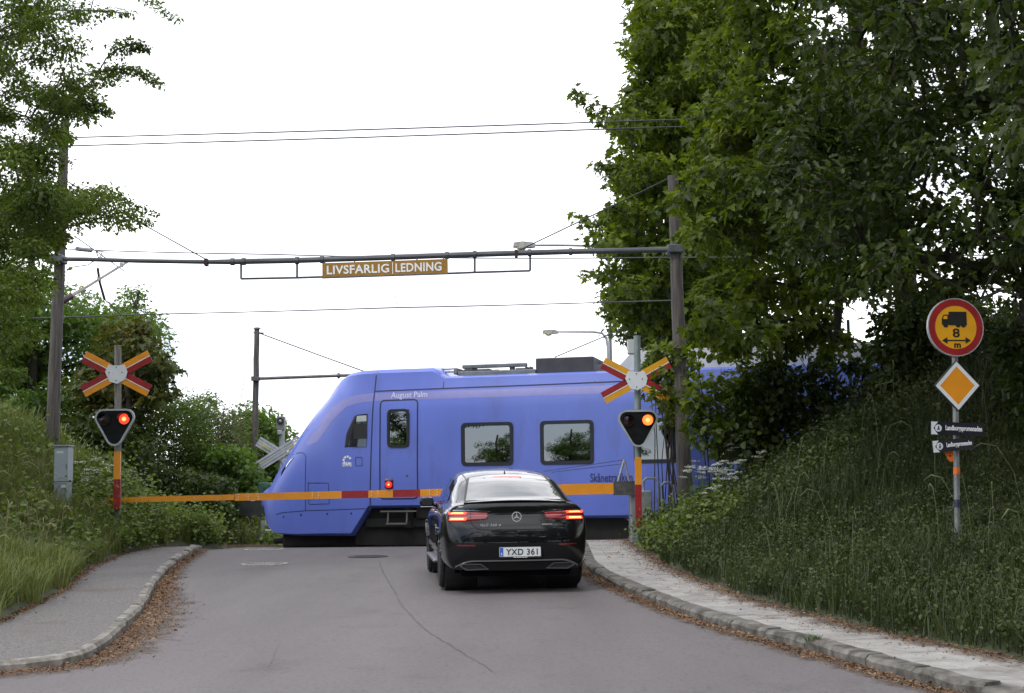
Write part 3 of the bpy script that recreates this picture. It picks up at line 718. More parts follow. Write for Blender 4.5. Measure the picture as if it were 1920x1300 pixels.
# lettering and emblem
def side_text(txt, px0, py0, px1, py1, mat, off, name='lettering', **k):
    (a, z1), (c, z0) = tl(px0, py0), tl(px1, py1); m = tsurf((a+c)/2, (z0+z1)/2, .008)
    m1, m0 = tsurf((a+c)/2, z1, .008), tsurf((a+c)/2, z0, .008); tilt = -math.atan2(m1.y-m0.y, m1.z-m0.z)
    return lettering(txt, c-a, z1-z0, Matrix.Translation((m0+m1)/2) @ Matrix.Rotation(tilt, 4, 'X'), mat, train, .004, off, name=name, local=True, **k)
side_text('August Palm', 731, 735.5, 799.5, 748, txtlilac, .012)
side_text('Skånetrafiken', 1106.5, 888, 1186, 903, txtdark, .004)
side_text('SKÅNE', 642, 866, 660, 875, txtwhite, .01)
mb = MB(); eu, ez = tl(651, 863.5); m = tsurf(eu, ez, .006)
for k in range(7):
    a0 = 20+k*45; mb.ring([(.105*math.cos(math.radians(a0+i*8)), .105*math.sin(math.radians(a0+i*8))) for i in range(5)]+[(.055*math.cos(math.radians(a0+i*8)), .055*math.sin(math.radians(a0+i*8))) for i in range(4, -1, -1)],
                          [(.1*math.cos(math.radians(a0+i*8)), .1*math.sin(math.radians(a0+i*8))) for i in range(5)]+[(.06*math.cos(math.radians(a0+i*8)), .06*math.sin(math.radians(a0+i*8))) for i in range(4, -1, -1)], -.002, .002, 0, Matrix.Translation(m))
    mb.prism([(.1*math.cos(math.radians(a0+i*8)), .1*math.sin(math.radians(a0+i*8))) for i in range(5)]+[(.06*math.cos(math.radians(a0+i*8)), .06*math.sin(math.radians(a0+i*8))) for i in range(4, -1, -1)], -.003, .002, 0, Matrix.Translation(m))
mb.build('emblem', txtwhite, train, local=True)

# ------------------------------------------------------------------ crossing signals and barrier
litred = P('lit_red_lens', (.6, .02, .01), .3, var=.02, emit=(1, .045, .02), es=1.5)
lithot = P('lit_lens_centre', (.9, .3, .1), .3, var=.02, emit=(1, .24, .07), es=2.6)
litorange = P('lit_orange_red_lens', (.6, .1, .02), .3, var=.02, emit=(1, .17, .03), es=2.0)
darkred = P('unlit_red_lens', (.03, .004, .005), .15, coat=.6, var=.1)
def quadprism(mb, pts, th, mi, O, d=0.0):
    mb.prism(pts, -th/2+d, th/2+d, mi, Matrix.Translation(O))
def signal(name_label, cross_label, px, Y, ptop, pbot, crossc, cw, ch, tri, litx, topcolor, pole_mat, rotz=0, post_px=(845, 905, 970)):
    """mast with light shield and painted post, plus the diagonal cross bolted on it (one thing)"""
    g = at(px, pbot, Y); base = V((g.x, Y, float(H(g.x, Y))-.1)); S = Y/math.cos(PITCH)/F*.995
    t = thing('crossing_signal', name_label, 'crossing signal', base, 'level crossing signals')
    top = at(px-1.5, ptop, Y)
    mb = MB(); mb.tube([base, V((top.x, Y+.0, top.z))], .062, 14); mb.tube([V((top.x, Y, top.z)), V((top.x, Y, top.z+.02))], .068, 14)
    mb.build('mast', pole_mat, t, smooth=True)
    # painted board in front of the post
    y0, y1, y2 = post_px
    A, B_, C_ = at(px, y0, Y), at(px, y1, Y), at(px, y2, Y); w = 12*S; yy = Y-.09
    mb = MB(); mb.box(((A.x+B_.x)/2, yy, (A.z+B_.z)/2), (w, .05, A.z-B_.z), 0); mb.build('post_board', orange, t)
    mb = MB(); mb.box(((B_.x+C_.x)/2, yy, (B_.z+C_.z)/2-.1), (w, .05, B_.z-C_.z+.196), 0); mb.build('post_board', red, t)
    # diagonal cross: white centre plate, four arms each half yellow and half red
    c = at(*crossc, Y); O = V((c.x, Y-.12, c.z)); ang = math.atan2(ch, cw); Ln = math.hypot(cw, ch)/2*S; hw = 11.5*S
    R = Matrix.Rotation
    for k, (sx, sz) in enumerate(((-1, 1), (1, 1), (-1, -1), (1, -1))):
        d = V((sx*math.cos(ang), sz*math.sin(ang))); n = V((-d.y, d.x)); n = n if n.y > 0 else -n
        i0, i1 = 17*S, Ln
        mb = MB()
        top_yel = sz > 0
        up = [(d*i0), (d*i1), (d*i1+n*hw), (d*i0+n*hw)]; lo = [(d*i0), (d*i1), (d*i1-n*hw), (d*i0-n*hw)]
        l0 = [(d*i0+n*.8*S), (d*i1+n*.8*S), (d*i1-n*.8*S), (d*i0-n*.8*S)]
        quadprism(mb, [tuple(p) for p in up], .016, 0 if top_yel else 1, O); quadprism(mb, [tuple(p) for p in lo], .016, 1 if top_yel else 0, O)
        quadprism(mb, [tuple(p) for p in l0], .018, 2, O, -.003)
        mb.build('cross_arm', [topcolor, red, white], t)
    mb = MB(); hx = [(-20*S, 0), (-9*S, 17*S), (9*S, 17*S), (20*S, 0), (9*S, -17*S), (-9*S, -17*S)]
    hx = [(-21*S, 3*S), (-15*S, 17*S), (3*S, 15*S), (15*S, 17*S), (21*S, 3*S), (17*S, -11*S), (2*S, -19*S), (-12*S, -15*S)]
    quadprism(mb, hx, .02, 0, O+V((0, -.012, 0))); ctr = mb.build('centre_plate', white, t)
    mb = MB()
    for qx, qz in ((-13, 2), (11, 2), (0, 12), (0, -13)): mb.lathe([(.012, 0), (.012, .008), (.0001, .01)], 8, 0, Matrix.Translation(O+V((qx*S, -.024, qz*S))) @ R(math.pi/2, 4, 'X'))
    tag(mb.build('bolt', steel_dark, ctr), kind='stuff')
    # triangular light shield with rounded corners and pale rim
    tx, ty = tri; c = at(tx, ty, Y); O = V((c.x, Y-.16, c.z))
    def rt(k, r): # rounded triangle, point down
        P_ = []
        for (cx, cz), a0 in (((21*k, 19*k), -30), ((-21*k, 19*k), 90), ((0, -18*k), 210)):
            for i in range(7): a = math.radians(a0+120*i/6); P_.append(((cx+r*math.cos(a))*S, (cz+r*math.sin(a))*S))
        return P_
    mb = MB(); mb.ring(rt(1, 16), rt(1, 12.5), -.03, .03, 0, Matrix.Translation(O)); mb.build('shield_rim', P('pale_rim', (.36, .39, .40), .5, .2, var=.15), t)
    mb = MB(); mb.prism(rt(1, 12.6), -.012, .02, 0, Matrix.Translation(O)); sh = mb.build('shield', P('black_shield', (.007, .008, .009), .6, spec=.15, var=.4, scale=7, dirt=((.03, .03, .03), 9, .64)), t)
    for sx in (-1, 1):
        lit = sx > 0
        q_ = O+V((sx*18*S+(-1 if sx < 0 else 0)*S, -.012, 16*S)); M = Matrix.Translation(q_) @ R(math.pi/2, 4, 'X')
        mb = MB(); mb.lathe([(11.0*S, 0), (11.0*S, .03), (10*S, .03), (10*S, .012), (.0001, .012)], 24, 0, M); hood = mb.build('lamp', blackpl, t)
        # short visor over the lens
        mb = MB(); rr_ = 10.6*S
        arc = [math.radians(a) for a in range(10, 171, 16)]
        vs = [(rr_*math.cos(a), 0, rr_*math.sin(a)) for a in arc]+[(rr_*math.cos(a), -.12, rr_*math.sin(a)) for a in arc]; n_ = len(arc)
        mb.add(vs, [(i, i+1, n_+i+1, n_+i) for i in range(n_-1)], 0, Matrix.Translation(q_)); mb.build('visor', blackpl, hood)
        mb = MB(); mb.lathe([(9.8*S, .012), (9*S, .022), (4.2*S, .030)], 24, 0, M); mb.lathe([(4.2*S, .030), (2*S, .034), (.0001, .035)], 24, 1, M)
        mb.build('lens', [litred if px < 900 else litorange, lithot] if lit else [darkred, darkred], hood, smooth=True)
    return t
YM = 25.0
signal('flashing crossing signal with diagonal cross on a weathered grey mast at the left bank', '', 222.5, YM, 650, 935, (222, 702), 124, 66, (220, 803), 1, orange, P('weathered_galvanised', (.22, .21, .19), .7, .4, var=.4, scale=6, stretch=(5, 5, .6), dirt=((.33, .31, .27), 6, .56)), 0, (847, 899, 936))
signal('flashing crossing signal on a grey-green mast, partly hidden by leaves beside the train', '', 1196, YM-.15, 632, 965, (1192, 714), 124, 66, (1195, 805), 1, yellow, greenpipe, 0, (858, 909, 968))
# white box near the mast's top
rm = [o for o in bpy.data.objects if o.name.startswith('crossing_signal')][-1]
mb = MB(); p = at(1184, 650, YM-.15); mb.box((p.x, YM-.05, p.z), (.13, .2, .27), 0, None, .01); mb.build('junction_box', P('pale_box', (.45, .46, .46), .5, var=.1), rm)

# barrier boom: two square sections, orange with red bands, on its machine by the right mast
YB = YM+.45
bar = thing('barrier', 'orange and red barrier boom lowered across the road behind the black car', 'barrier', (at(1180, 915, YB).x, YB, float(H(2.4, YB))))
def boompt(px): t = (px-1180)/(187-1180); return at(1180, 915.5, YB)*(1-t)+at(187, 938.5, YB)*t
def boomseg(mb, x0, x1, h0, h1, mi, dep=.09, pr=0.0):
    a, c = boompt(x0), boompt(x1); s = YB/F
    vs = []
    for p, h in ((a, h0*s/2), (c, h1*s/2)):
        vs += [(p.x, YB-dep/2-pr, p.z-h), (p.x, YB+dep/2+pr, p.z-h), (p.x, YB+dep/2+pr, p.z+h), (p.x, YB-dep/2-pr, p.z+h)]
    mb.add(vs, [(0, 1, 2, 3), (7, 6, 5, 4), (0, 4, 5, 1), (1, 5, 6, 2), (2, 6, 7, 3), (3, 7, 4, 0)], mi)
hgt = lambda px: 8.6+(px-187)*(20.5-8.6)/(1150-187)
hh = lambda px: (hgt(px) if px > 820 else (14 if px > 441 else 10.0))
booms = [(187, 440, 0), (441, 641, 0), (641, 691, 1), (691, 737, 0), (737, 788, 1), (788, 834, 0), (834, 1152, 0)]
for a, c, k in booms:
    mb = MB(); h0 = 9.5 if a < 440 else (13.5 if a < 834 else 19); h1 = 10.5 if a < 440 else (13.8 if a < 834 else 20.5)
    boomseg(mb, a, c, h0, h1, 0); mb.build('boom_section', red if k else orange, bar)
mb = MB()
for px in (266, 365, 448, 466, 485, 586, 598, 697, 709, 806, 820):
    for dz in ((0,) if px < 440 else (-4.2, 0, 4.2)):
        p = boompt(px); mb.lathe([(.011, 0), (.011, .006), (.0001, .009)], 8, 0, Matrix.Translation((p.x, YB-.045, p.z+dz*YB/F)) @ Matrix.Rotation(math.pi/2, 4, 'X'))
tag(mb.build('rivet', silver, bar), kind='stuff')
p = boompt(729.5); mb = MB(); mb.lathe([(.012, 0), (.012, .02), (.075, .03), (.085, .05), (.085, .19), (.06, .225), (.0001, .23)], 18, 0, Matrix.Translation((p.x, YB, p.z+.06))); bl = mb.build('boom_lamp', P('lamp_housing', (.05, .006, .006), .3, coat=.5), bar, smooth=True)
mb = MB(); mb.lathe([(.065, 0), (.06, .015), (.02, .03)], 20, 0, Matrix.Translation((p.x, YB-.075, p.z+.17)) @ Matrix.Rotation(math.pi/2, 4, 'X')); mb.lathe([(.02, .03), (.0001, .034)], 12, 1, Matrix.Translation((p.x, YB-.075, p.z+.17)) @ Matrix.Rotation(math.pi/2, 4, 'X')); mb.build('lens', [P('boom_lens', (.5, .01, .01), .3, emit=(1, .03, .02), es=.7), lithot], bl)
a, c = boompt(1187), boompt(1150); mb = MB(); boomseg(mb, 1150, 1192, 25, 26, 0, .16); mb.build('boom_holder', P('holder_steel', (.075, .075, .07), .6, .3, var=.4, scale=9, dirt=((.14, .13, .11), 6, .55)), bar)
mb = MB(); tpt = at(1170, 862, YB)
for x in (1158, 1179): q_ = at(x, 903, YB); mb.tube([(tpt.x, YB-.04, tpt.z), (q_.x, YB-.04, q_.z)], .022, 6)
mb.build('stay_frame', galv, bar)
mb = MB()
for dz, e in ((2, (1020, 884)), (9, (1034, 886))): q_ = at(*e, YB); s_ = at(1168, 861+dz, YB); mb.tube([s_, q_], .006, 5)
mb.build('stay_wire', wiremat, bar)
mb = MB(); q_ = at(1200, 925, YB+.2); gz = float(H(q_.x, YB))-.1; mb.box((q_.x, YB+.2, (q_.z+gz)/2), (.42, .4, q_.z-gz+.1), 0, None, .02); mb.build('drive_housing', galv, bar)
mb = MB()
for x0, x1, yt in ((1206, 1234, 897), (1240, 1262, 905)):
    a, c = at(x0, yt, YB+.1), at(x1, yt, YB+.1); z0 = float(H(a.x, YB))-.1
    mb.tube([(a.x, YB+.1, z0), (a.x, YB+.1, a.z-.06), (a.x+.06, YB+.1, a.z), (c.x-.06, YB+.1, a.z), (c.x, YB+.1, a.z-.06), (c.x, YB+.1, z0)], .022, 8)
mb.build('guard_hoop', galv, bar, smooth=True)

# utility cabinet on the left bank
p = at(119, 890, 24.2); gz = float(H(p.x, 24.2)); cab = thing('utility_cabinet', 'grey metal utility cabinet on the grass bank behind the left wooden pole', 'cabinet', (p.x, 24.2, gz))
zt_, zm_ = at(119, 838, 24.2).z, at(119, 904, 24.2).z; cgrey = P('cabinet_grey', (.30, .35, .38), .55, var=.08, scale=3, dirt=((.22, .25, .25), 4, .62))
mb = MB(); mb.box((p.x, 24.2, (zt_+zm_)/2), (.25, .3, zt_-zm_-.01), 0, None, .012); mb.build('housing', cgrey, cab)
mb = MB(); mb.box((p.x-.005, 24.2, (zm_+gz-.3)/2), (.235, .28, zm_-gz+.3), 0, None, .012); mb.build('plinth', P('plinth_grey', (.24, .29, .32), .6, var=.1), cab)
mb = MB(); mb.box((p.x, 24.19, zt_+.012), (.28, .34, .03), 0, None, .008); mb.build('lid', P('cabinet_lid', (.2, .22, .24), .5, var=.1), cab)
mb = MB(); mb.box((p.x-.02, 24.047, zt_-.1), (.12, .004, .04)); mb.box((p.x+.06, 24.047, zm_-.08), (.09, .004, .05)); mb.build('label_plate', P('pale_plate', (.55, .56, .55), .5), cab)
mb = MB(); mb.box((p.x+.10, 24.046, (zt_+zm_)/2-.04), (.012, .01, .09)); mb.build('handle', steel_dark, cab)

# ------------------------------------------------------------------ wooden poles, gantry beam, wires
def pole(label, pb, pt, Y, r0_, r1_, cap=False):
    a, c = at(*pb, Y), at(*pt, Y); gz = float(H(a.x, Y))-.3
    a = V((a.x+(a.x-c.x)*(a.z-gz)/(c.z-a.z), Y, gz)); c = V((c.x, Y, c.z))
    t = thing('wooden_pole', label, 'pole', a, 'wooden catenary poles')
    n = 14; pts = [a.lerp(c, i/n) + V((rnd.uniform(-.008, .008), 0, 0)) for i in range(n+1)]
    mb = MB(); mb.tube(pts, [r0_+(r1_-r0_)*i/n for i in range(n+1)], 14); mb.build('shaft', wood, t, smooth=True)
    return t, a, c
YP = 26.4
pl, la, lc = pole('tall brown wooden pole on the left bank rising into the leaning tree', (95, 900), (122, 225), YP+.4, .138, .09)
pr_, ra, rc = pole('grey wooden pole on the right bank standing in front of the maple', (1284, 930), (1262, 330), YP-.6, .155, .105)
pf, fa, fc = pole('short grey wooden pole with a flat cap on the far side of the track', (477, 850), (482, 617), 38, .105, .075)
mb = MB(); mb.lathe([(.11, 0), (.11, .03), (.06, .05)], 14, 0, Matrix.Translation(fc)); mb.build('cap', galv, pf)
mb = MB(); p = at(481, 624, 38); mb.tube([(p.x-.09, 38, p.z), (p.x+.22, 37.95, p.z-.02)], .02, 6); mb.build('bracket', steel_dark, pf)
gan = thing('gantry_beam', 'thin steel beam with pipe frames spanning the road between two wooden poles', 'gantry', (0, YP, 6))
gpts = [(100, 486), (160, 486.5), (260, 489.5), (388, 491.5), (440, 491), (560, 488.5), (700, 484), (850, 478.5), (968, 475), (1070, 472), (1180, 470), (1268, 468)]
G3 = [at(x, y, YP+.25-.9*(x-100)/1168) for x, y in gpts]
thick = [.045 if x < 430 else .058 for x, y in gpts]
mb = MB(); mb.tube(G3, thick, 10); mb.build('beam', P('beam_steel', (.10, .105, .115), .6, .3, var=.25, scale=3, stretch=(.6, 3, 3)), gan, smooth=True)
def gy_(px): return float(np.interp(px, [g[0] for g in gpts], [g[1] for g in gpts]))
def gY(px): return YP+.25-.9*(px-100)/1168
mb = MB()
low = [(452, 523), (557, 521), (604, 519.5), (840, 513), (890, 511), (994, 508)]
for px, py in ((452, 523), (557, 521), (890, 511), (994, 508)): mb.tube([at(px, gy_(px), gY(px)), at(px, py, gY(px))], .024, 6)
mb.tube([at(x, y, gY(x)) for x, y in low], .022, 6); mb.build('hanging_frame', steel_dark, gan)
for px, w_ in ((387, .05), (968, .05)):
    p = at(px, gy_(px), gY(px)); mb = MB(); mb.box((p.x, p.y, p.z-.01), (.06, .16, .14)); mb.build('stay_clamp', P('rusty_clamp', (.045, .022, .016), .8), gan)
for px in (436, 1070, 457, 557, 604, 737, 838, 890, 993):
    p = at(px, gy_(px), gY(px)); q_ = at(px+8, gy_(px+8), gY(px+8)); mb = MB(); mb.tube([p.lerp(q_, -.4), p.lerp(q_, .4)], .078, 10); mb.build('collar', steel_dark, gan)
mb = MB(); p = at(1266, 468, gY(1266)); mb.box((p.x, p.y+.05, p.z), (.32, .4, .16), 0, None, .02); mb.build('pole_clamp', steel_dark, gan)
mb = MB(); p = at(105, 486, gY(105)); mb.box((p.x, p.y+.05, p.z), (.32, .4, .16), 0, None, .02); mb.build('pole_clamp', steel_dark, gan)
# warning plate: solid white letters stand in for bright sky through cut-outs
sg = thing('warning_sign', 'long ochre warning plate reading LIVSFARLIG LEDNING hung under the beam', 'sign', at(721, 503, gY(721)-.1))
a, c = at(604, 507, gY(604)-.05), at(840, 499, gY(840)-.05); mid = (a+c)/2; wS = (c-a).length; ex = (c-a).normalized(); ez = V((0, 0, 1)); ey = ez.cross(ex).normalized(); ez = ex.cross(ey)
MS = Matrix(((ex.x, ey.x, ez.x, mid.x), (ex.y, ey.y, ez.y, mid.y), (ex.z, ey.z, ez.z, mid.z), (0, 0, 0, 1)))
hS = 27.5*26/F
ochre = P('ochre_plate', (.30, .155, .012), .5, var=.10, scale=4, dirt=((.18, .10, .015), 5, .62))
mb = MB(); sm_ = (736.5-722)*wS/236; mb.box(((-wS/2+sm_)/2, 0, 0), (wS/2+sm_-.006, .006, hS)); mb.box(((wS/2+sm_)/2, 0, 0), (wS/2-sm_-.006, .006, hS)); mb.v = [tuple(MS @ V(p)) for p in mb.v]; plate = mb.build('plate', ochre, sg)
for txt, x0, x1 in (('LIVSFARLIG', 613, 730), ('LEDNING', 742, 828)):
    k = wS/236.0; lettering(txt, (x1-x0)*k, 17*26/F, MS @ Matrix.Translation((((x0+x1)/2-722)*k, -.006, -.004)), P('sign_letter_white', (.80, .81, .82), .5, var=.02), plate, .008, .022, 1.06)
mb = MB()
for px, dy in ((609, 0), (665, 0), (737, 0), (782, 0), (832, 0)):
    kx = (px-722)*wS/236; mb.tube([MS @ V((kx, .02, hS/2-.02)), MS @ V((kx, .02, hS/2+.10))], .014, 6)
mb.build('hanger', steel_dark, sg)
mb = MB(); mb.box((0, 0, -hS/2-.012), (wS, .05, .024), 0, MS); mb.build('bottom_rail', steel_dark, sg)

def wire(label, pts, Ys, r=.012, group=None, cat='wire', name='overhead_wire', mat=wiremat, n=1):
    P3 = [at(x, y, Y) for (x, y), Y in zip(pts, Ys)]
    q3 = []
    for a, c in zip(P3, P3[1:]):
        sag = (c-a).length*.0015*n
        q3 += [a.lerp(c, i/8) - V((0, 0, sag*4*(i/8)*(1-i/8))) for i in range(8)]
    q3.append(P3[-1]); mb = MB(); mb.tube(q3, r, 5); return tag(mb.build(name, mat), label, cat, group)
ytk = lambda px: (lambda d: ((TP-CAMP).dot(TN))/d.dot(TN)*d.y)(ray(px, 600))
wire('upper of two parallel overhead wires high in the sky', ((120, 258.5), (1200, 226.5), (1900, 205)), (YP+.4, 27, 27), .015)
wire('lower of two parallel overhead wires high in the sky', ((120, 274), (1200, 240), (1900, 218)), (YP+.4, 27, 27), .015)
wire('catenary wire sagging behind the beam and warning sign', ((120, 467), (250, 472), (500, 477), (760, 483), (1000, 484.5), (1240, 483), (1900, 478)), [ytk(p) for p in (120, 250, 500, 760, 1000, 1240, 1900)], .014)
wire('thin contact wire crossing the sky above the train', ((60, 597), (260, 590), (745, 577), (1140, 567), (1900, 540)), [ytk(p) for p in (60, 260, 745, 1140, 1900)], .014)
wire('thin dropper wire hanging from the sign down to the contact wire', ((737, 520), (739, 545), (745, 577)), [ytk(740)]*3, .005)
wire('guy wire sloping from the left pole down to the beam', ((120, 337), (387, 487)), (YP+.4, gY(387)), .013)
wire('guy wire sloping from the right pole down to the beam', ((1258, 333), (968, 472)), (YP-.6, gY(968)), .013)
wire('guy wire running from the far capped pole down behind the train', ((484, 624), (684, 697), (760, 726)), (38, 38, 38), .017)
wire('guy wire rising from behind the roof box to the far street lamp', ((1040, 670), (1143, 627), (1230, 590)), (38, 38, 38), .016)
# far crossbar from the capped pole
fb = thing('gantry_beam', 'thin pipe crossbar reaching from the far capped pole to behind the train', 'gantry', at(484, 710, 38))
mb = MB(); mb.tube([at(476, 710.5, 38), at(640, 704.5, 38), at(900, 697, 38)], .045, 8); mb.build('beam', P('rusty_pipe', (.13, .11, .11), .6, .3, var=.3), fb, smooth=True)
p = at(633, 704.8, 38); q_ = at(637, 704.6, 38); mb = MB(); mb.tube([p, q_], .085, 8); mb.build('collar', steel_dark, fb)
p = at(479, 710.5, 37.9); mb = MB(); mb.box((p.x, 37.9, p.z), (.2, .26, .12)); mb.build('pole_clamp', steel_dark, fb)
# cantilever arm on the left pole
ca = thing('catenary_bracket', 'slanting steel catenary arm with brown insulator on the left wooden pole', 'bracket', at(110, 565, YP+.4))
Yc = lambda px: YP+.3+(px-110)*.035
mb = MB(); mb.tube([at(132, 557, Yc(132)), at(238, 492, Yc(238))], .030, 8); mb.build('arm', P('arm_steel', (.24, .22, .21), .55, .5, var=.25), ca, smooth=True)
a, c = at(112, 567, Yc(112)), at(133, 556, Yc(133)); mb = MB(); n = 15
mb.tube([a.lerp(c, i/n) for i in range(n+1)], [.04 if i % 2 else .068 for i in range(n+1)], 12); mb.build('insulator', ceramic, ca)
mb = MB(); mb.tube([at(183, 503, Yc(183)), at(187, 530, Yc(187)), at(196, 562, Yc(196))], [.03, .028, .03], 7); mb.build('steady_arm', P('rusty_rod', (.06, .035, .03), .8), ca)
mb = MB(); mb.tube([at(196, 562, Yc(196)), at(212, 575, Yc(212)), at(228, 592, Yc(228))], .012, 6); mb.tube([at(130, 502, Yc(130)), at(165, 497, Yc(165)), at(188, 482, Yc(188)), at(192, 472, Yc(192))], .012, 6); mb.tube([at(180, 471, Yc(180)), at(200, 473, Yc(200)), at(186, 487, Yc(186)), at(180, 471, Yc(180))], .012, 6)
mb.tube([at(140, 443, Yc(140)), at(232, 508, Yc(232))], .012, 6); mb.build('tie_rod', steel_dark, ca)
a, c = at(145, 467, Yc(145)), at(170, 469.5, Yc(170)); mb = MB(); mb.tube([a.lerp(c, i/12) for i in range(13)], [.03 if i % 2 else .05 for i in range(13)], 10); mb.build('insulator', P('grey_insulator', (.2, .21, .22), .3), ca)
mb = MB()
for px, py in ((186, 523), (228, 497)): p = at(px, py, Yc(px)); mb.box((p.x, p.y, p.z), (.07, .09, .09))
mb.build('clamp', galv, ca)

# ------------------------------------------------------------------ street lamps beyond the track
lens = P('lamp_bowl', (.55, .50, .32), .15, coat=.5, var=.1); alu = P('lamp_grey', (.36, .36, .34), .5, .5, var=.3, scale=8)
def lamp(label, pole_px, arm, head, Y, r):
    gz = 0.2; b0 = at(*pole_px, Y)
    t = thing('street_lamp', label, 'street lamp', (b0.x, Y, gz), 'street lamps beyond the track')
    P3 = [V((b0.x, Y, gz)), b0] + [at(x, y, Y) for x, y in arm]
    k = len(arm); mb = MB(); mb.tube(P3, [r*1.3, r]+[r*(1-.4*(i+1)/k) for i in range(k)], 10); mb.build('pole', P('lamp_pole_grey', (.30, .31, .34), .5, .5, var=.12), t, smooth=True)
    (x0, y0), (x1, y1) = head; a, c = at(x0, y0, Y), at(x1, y1, Y); d = c-a; Lh = d.length; hd = Lh*.17
    mb = MB(); M = Matrix.Translation((a+c)/2); mb.prism([(-Lh/2, -hd*.4), (-Lh/2+.02, hd*.7), (-Lh*.1, hd), (Lh*.35, hd*.75), (Lh/2, hd*.2), (Lh/2, -hd*.4), (Lh*.3, -hd*.6)], -hd*1.1, hd*1.1, 0, M); mb.build('lamp_head', alu, t)
    mb = MB(); mb.lathe([(hd*1.3, 0), (hd*1.25, -hd*.35), (hd*.8, -hd*.75), (.001, -hd*.9)], 14, 0, Matrix.Translation((a+c)/2+V((-Lh*.12, 0, -hd*.45)))); mb.build('lamp_bowl', lens, t, smooth=True)
lamp('street lamp whose head shows just above the gantry beam', (1144, 640), [(1142.5, 520), (1141, 490), (1136, 473), (1124, 464), (1100, 461), (1050, 460), (1003, 460)], ((962, 461), (1004, 460.5)), 45, .062)
lamp('smaller street lamp with a curved arm over the train roof', (1141, 680), [(1140, 652), (1137, 634), (1129, 625), (1112, 622.5), (1080, 622.5), (1046, 622.5)], ((1017, 624), (1047, 623)), 52, .06)

# ------------------------------------------------------------------ things beyond the track on the left
xs = thing('crossing_signal', 'back of a grey diagonal cross and signal box beyond the track beside the train nose', 'crossing signal', V((at(524, 850, 36.5).x, 36.5, .25)))
p = at(529, 800, 36.5); q_ = at(523, 960, 36.5); mb = MB(); mb.tube([V((q_.x, 36.5, .2)), p], .075, 10); mb.build('mast', galv, xs, smooth=True)
c = at(523, 851, 36.4); S = 36.4/F
for sx in (1, -1):
    d = V((math.cos(.55)*1, sx*math.sin(.55))); n = V((-d.y, d.x)); mb = MB()
    for k in (-2, -1, 0, 1):
        mb.prism([tuple(d*-46*S+n*(k*5+.4)*S), tuple(d*46*S+n*(k*5+.4)*S), tuple(d*46*S+n*(k*5+4.6)*S), tuple(d*-46*S+n*(k*5+4.6)*S)], -.02-(.012 if k % 2 else 0)-(.04 if sx > 0 else 0), .0-(.04 if sx > 0 else 0), 0, Matrix.Translation(c))
    arm_ = mb.build('cross_arm', P('alu_back', (.40, .42, .45), .5, .4, var=.12), xs)
mb = MB()
for dx, dz, w_ in ((-24, 13, 16), (30, 15, 12)):
    M = Matrix.Translation(c+V((dx*S, -.085, dz*S))) @ Matrix.Rotation(.55*(1 if dx < 0 else -1), 4, 'Y')
    for i in range(5): mb.box((-w_/2*S+w_*S*(i+.5)/5, 0, 0), (w_*S/5*.7, .006, 4.2*S), 0, M)
mb.build('yellow_marking', P('dull_yellow_ink', (.42, .40, .03), .6), xs)
p = at(526, 794, 36.4); mb = MB(); mb.box((p.x, 36.5, p.z), (15*S, .25, 26*S), 0, None, .02); hb = mb.build('lamp_housing', P('housing_grey', (.15, .155, .16), .5, .2, var=.2), xs)
mb = MB(); mb.lathe([(6*S, 0), (6*S, .03), (5*S, .03), (5*S, .01), (.001, .01)], 18, 0, Matrix.Translation((p.x, 36.375, p.z+4*S)) @ Matrix.Rotation(math.pi/2, 4, 'X')); mb.lathe([(3.6*S, .01), (2.5*S, .035), (.001, .045)], 14, 1, Matrix.Translation((p.x, 36.375, p.z+4*S)) @ Matrix.Rotation(math.pi/2, 4, 'X')); mb.build('lens', [blackpl, galv], hb)
mb = MB(); q_ = at(524.5, 811, 36.4); mb.box((q_.x, 36.45, q_.z), (9*S, .18, 8*S), 0, None, .01); mb.build('bracket', galv, xs)
bmch = thing('barrier_machine', 'dark covered barrier drive on grey steel legs in front of the train nose', 'barrier machine', (at(500, 1000, 35).x, 35, .25))
S = 35/F
a = at(478, 947, 35); mb = MB()
mb.prism([(-30*S, -14*S), (-33*S, 6*S), (-22*S, 16*S), (10*S, 18*S), (34*S, 14*S), (34*S, -20*S), (-5*S, -24*S)], -.35, .35, 0, Matrix.Translation(a)); mb.build('cover', P('dark_cover', (.02, .024, .022), .5, var=.4, scale=6), bmch)
mb = MB(); q_ = at(474, 937, 34.64); mb.box((q_.x-.04, 34.645, q_.z), (.035, .006, .07)); mb.box((q_.x, 34.645, q_.z+.025), (.05, .006, .02)); mb.box((q_.x, 34.645, q_.z-.025), (.05, .006, .02)); mb.box((q_.x+.05, 34.645, q_.z), (.03, .006, .06))
mb.build('marking', txtwhite, bmch)
mb = MB(); p = at(497, 918, 35.2); mb.box((p.x, 35.2, p.z), (26*S, .3, 26*S), 0, None, .02); mb.build('junction_box', P('teal_paint', (.03, .10, .105), .5, var=.15), bmch)
mb = MB(); p = at(451, 1003, 34.6); mb.box((p.x, 34.6, p.z), (30*S, .25, 17*S), 0, None, .02); p = at(480, 1005, 34.7); mb.box((p.x, 34.7, p.z), (34*S, .2, 20*S), 0, None, .02); mb.build('counterweight', P('weight_grey', (.17, .17, .17), .6, .2, var=.25, scale=6), bmch)
mb = MB()
for x in (494, 515, 527): p = at(x, 1000, 34.8); mb.box((p.x, 34.8, .45), (.13, .2, .7), 0, None, .01)
p = at(510, 997, 34.7); mb.box((p.x, 34.7, p.z), (34*S, .35, 9*S), 0, None, .03); mb.build('leg', galv, bmch)
mb = MB(); p, q_ = at(433, 988, 34.8), at(452, 975, 34.8); mb.tube([p, q_], .035, 6); mb.build('crank', steel_dark, bmch)
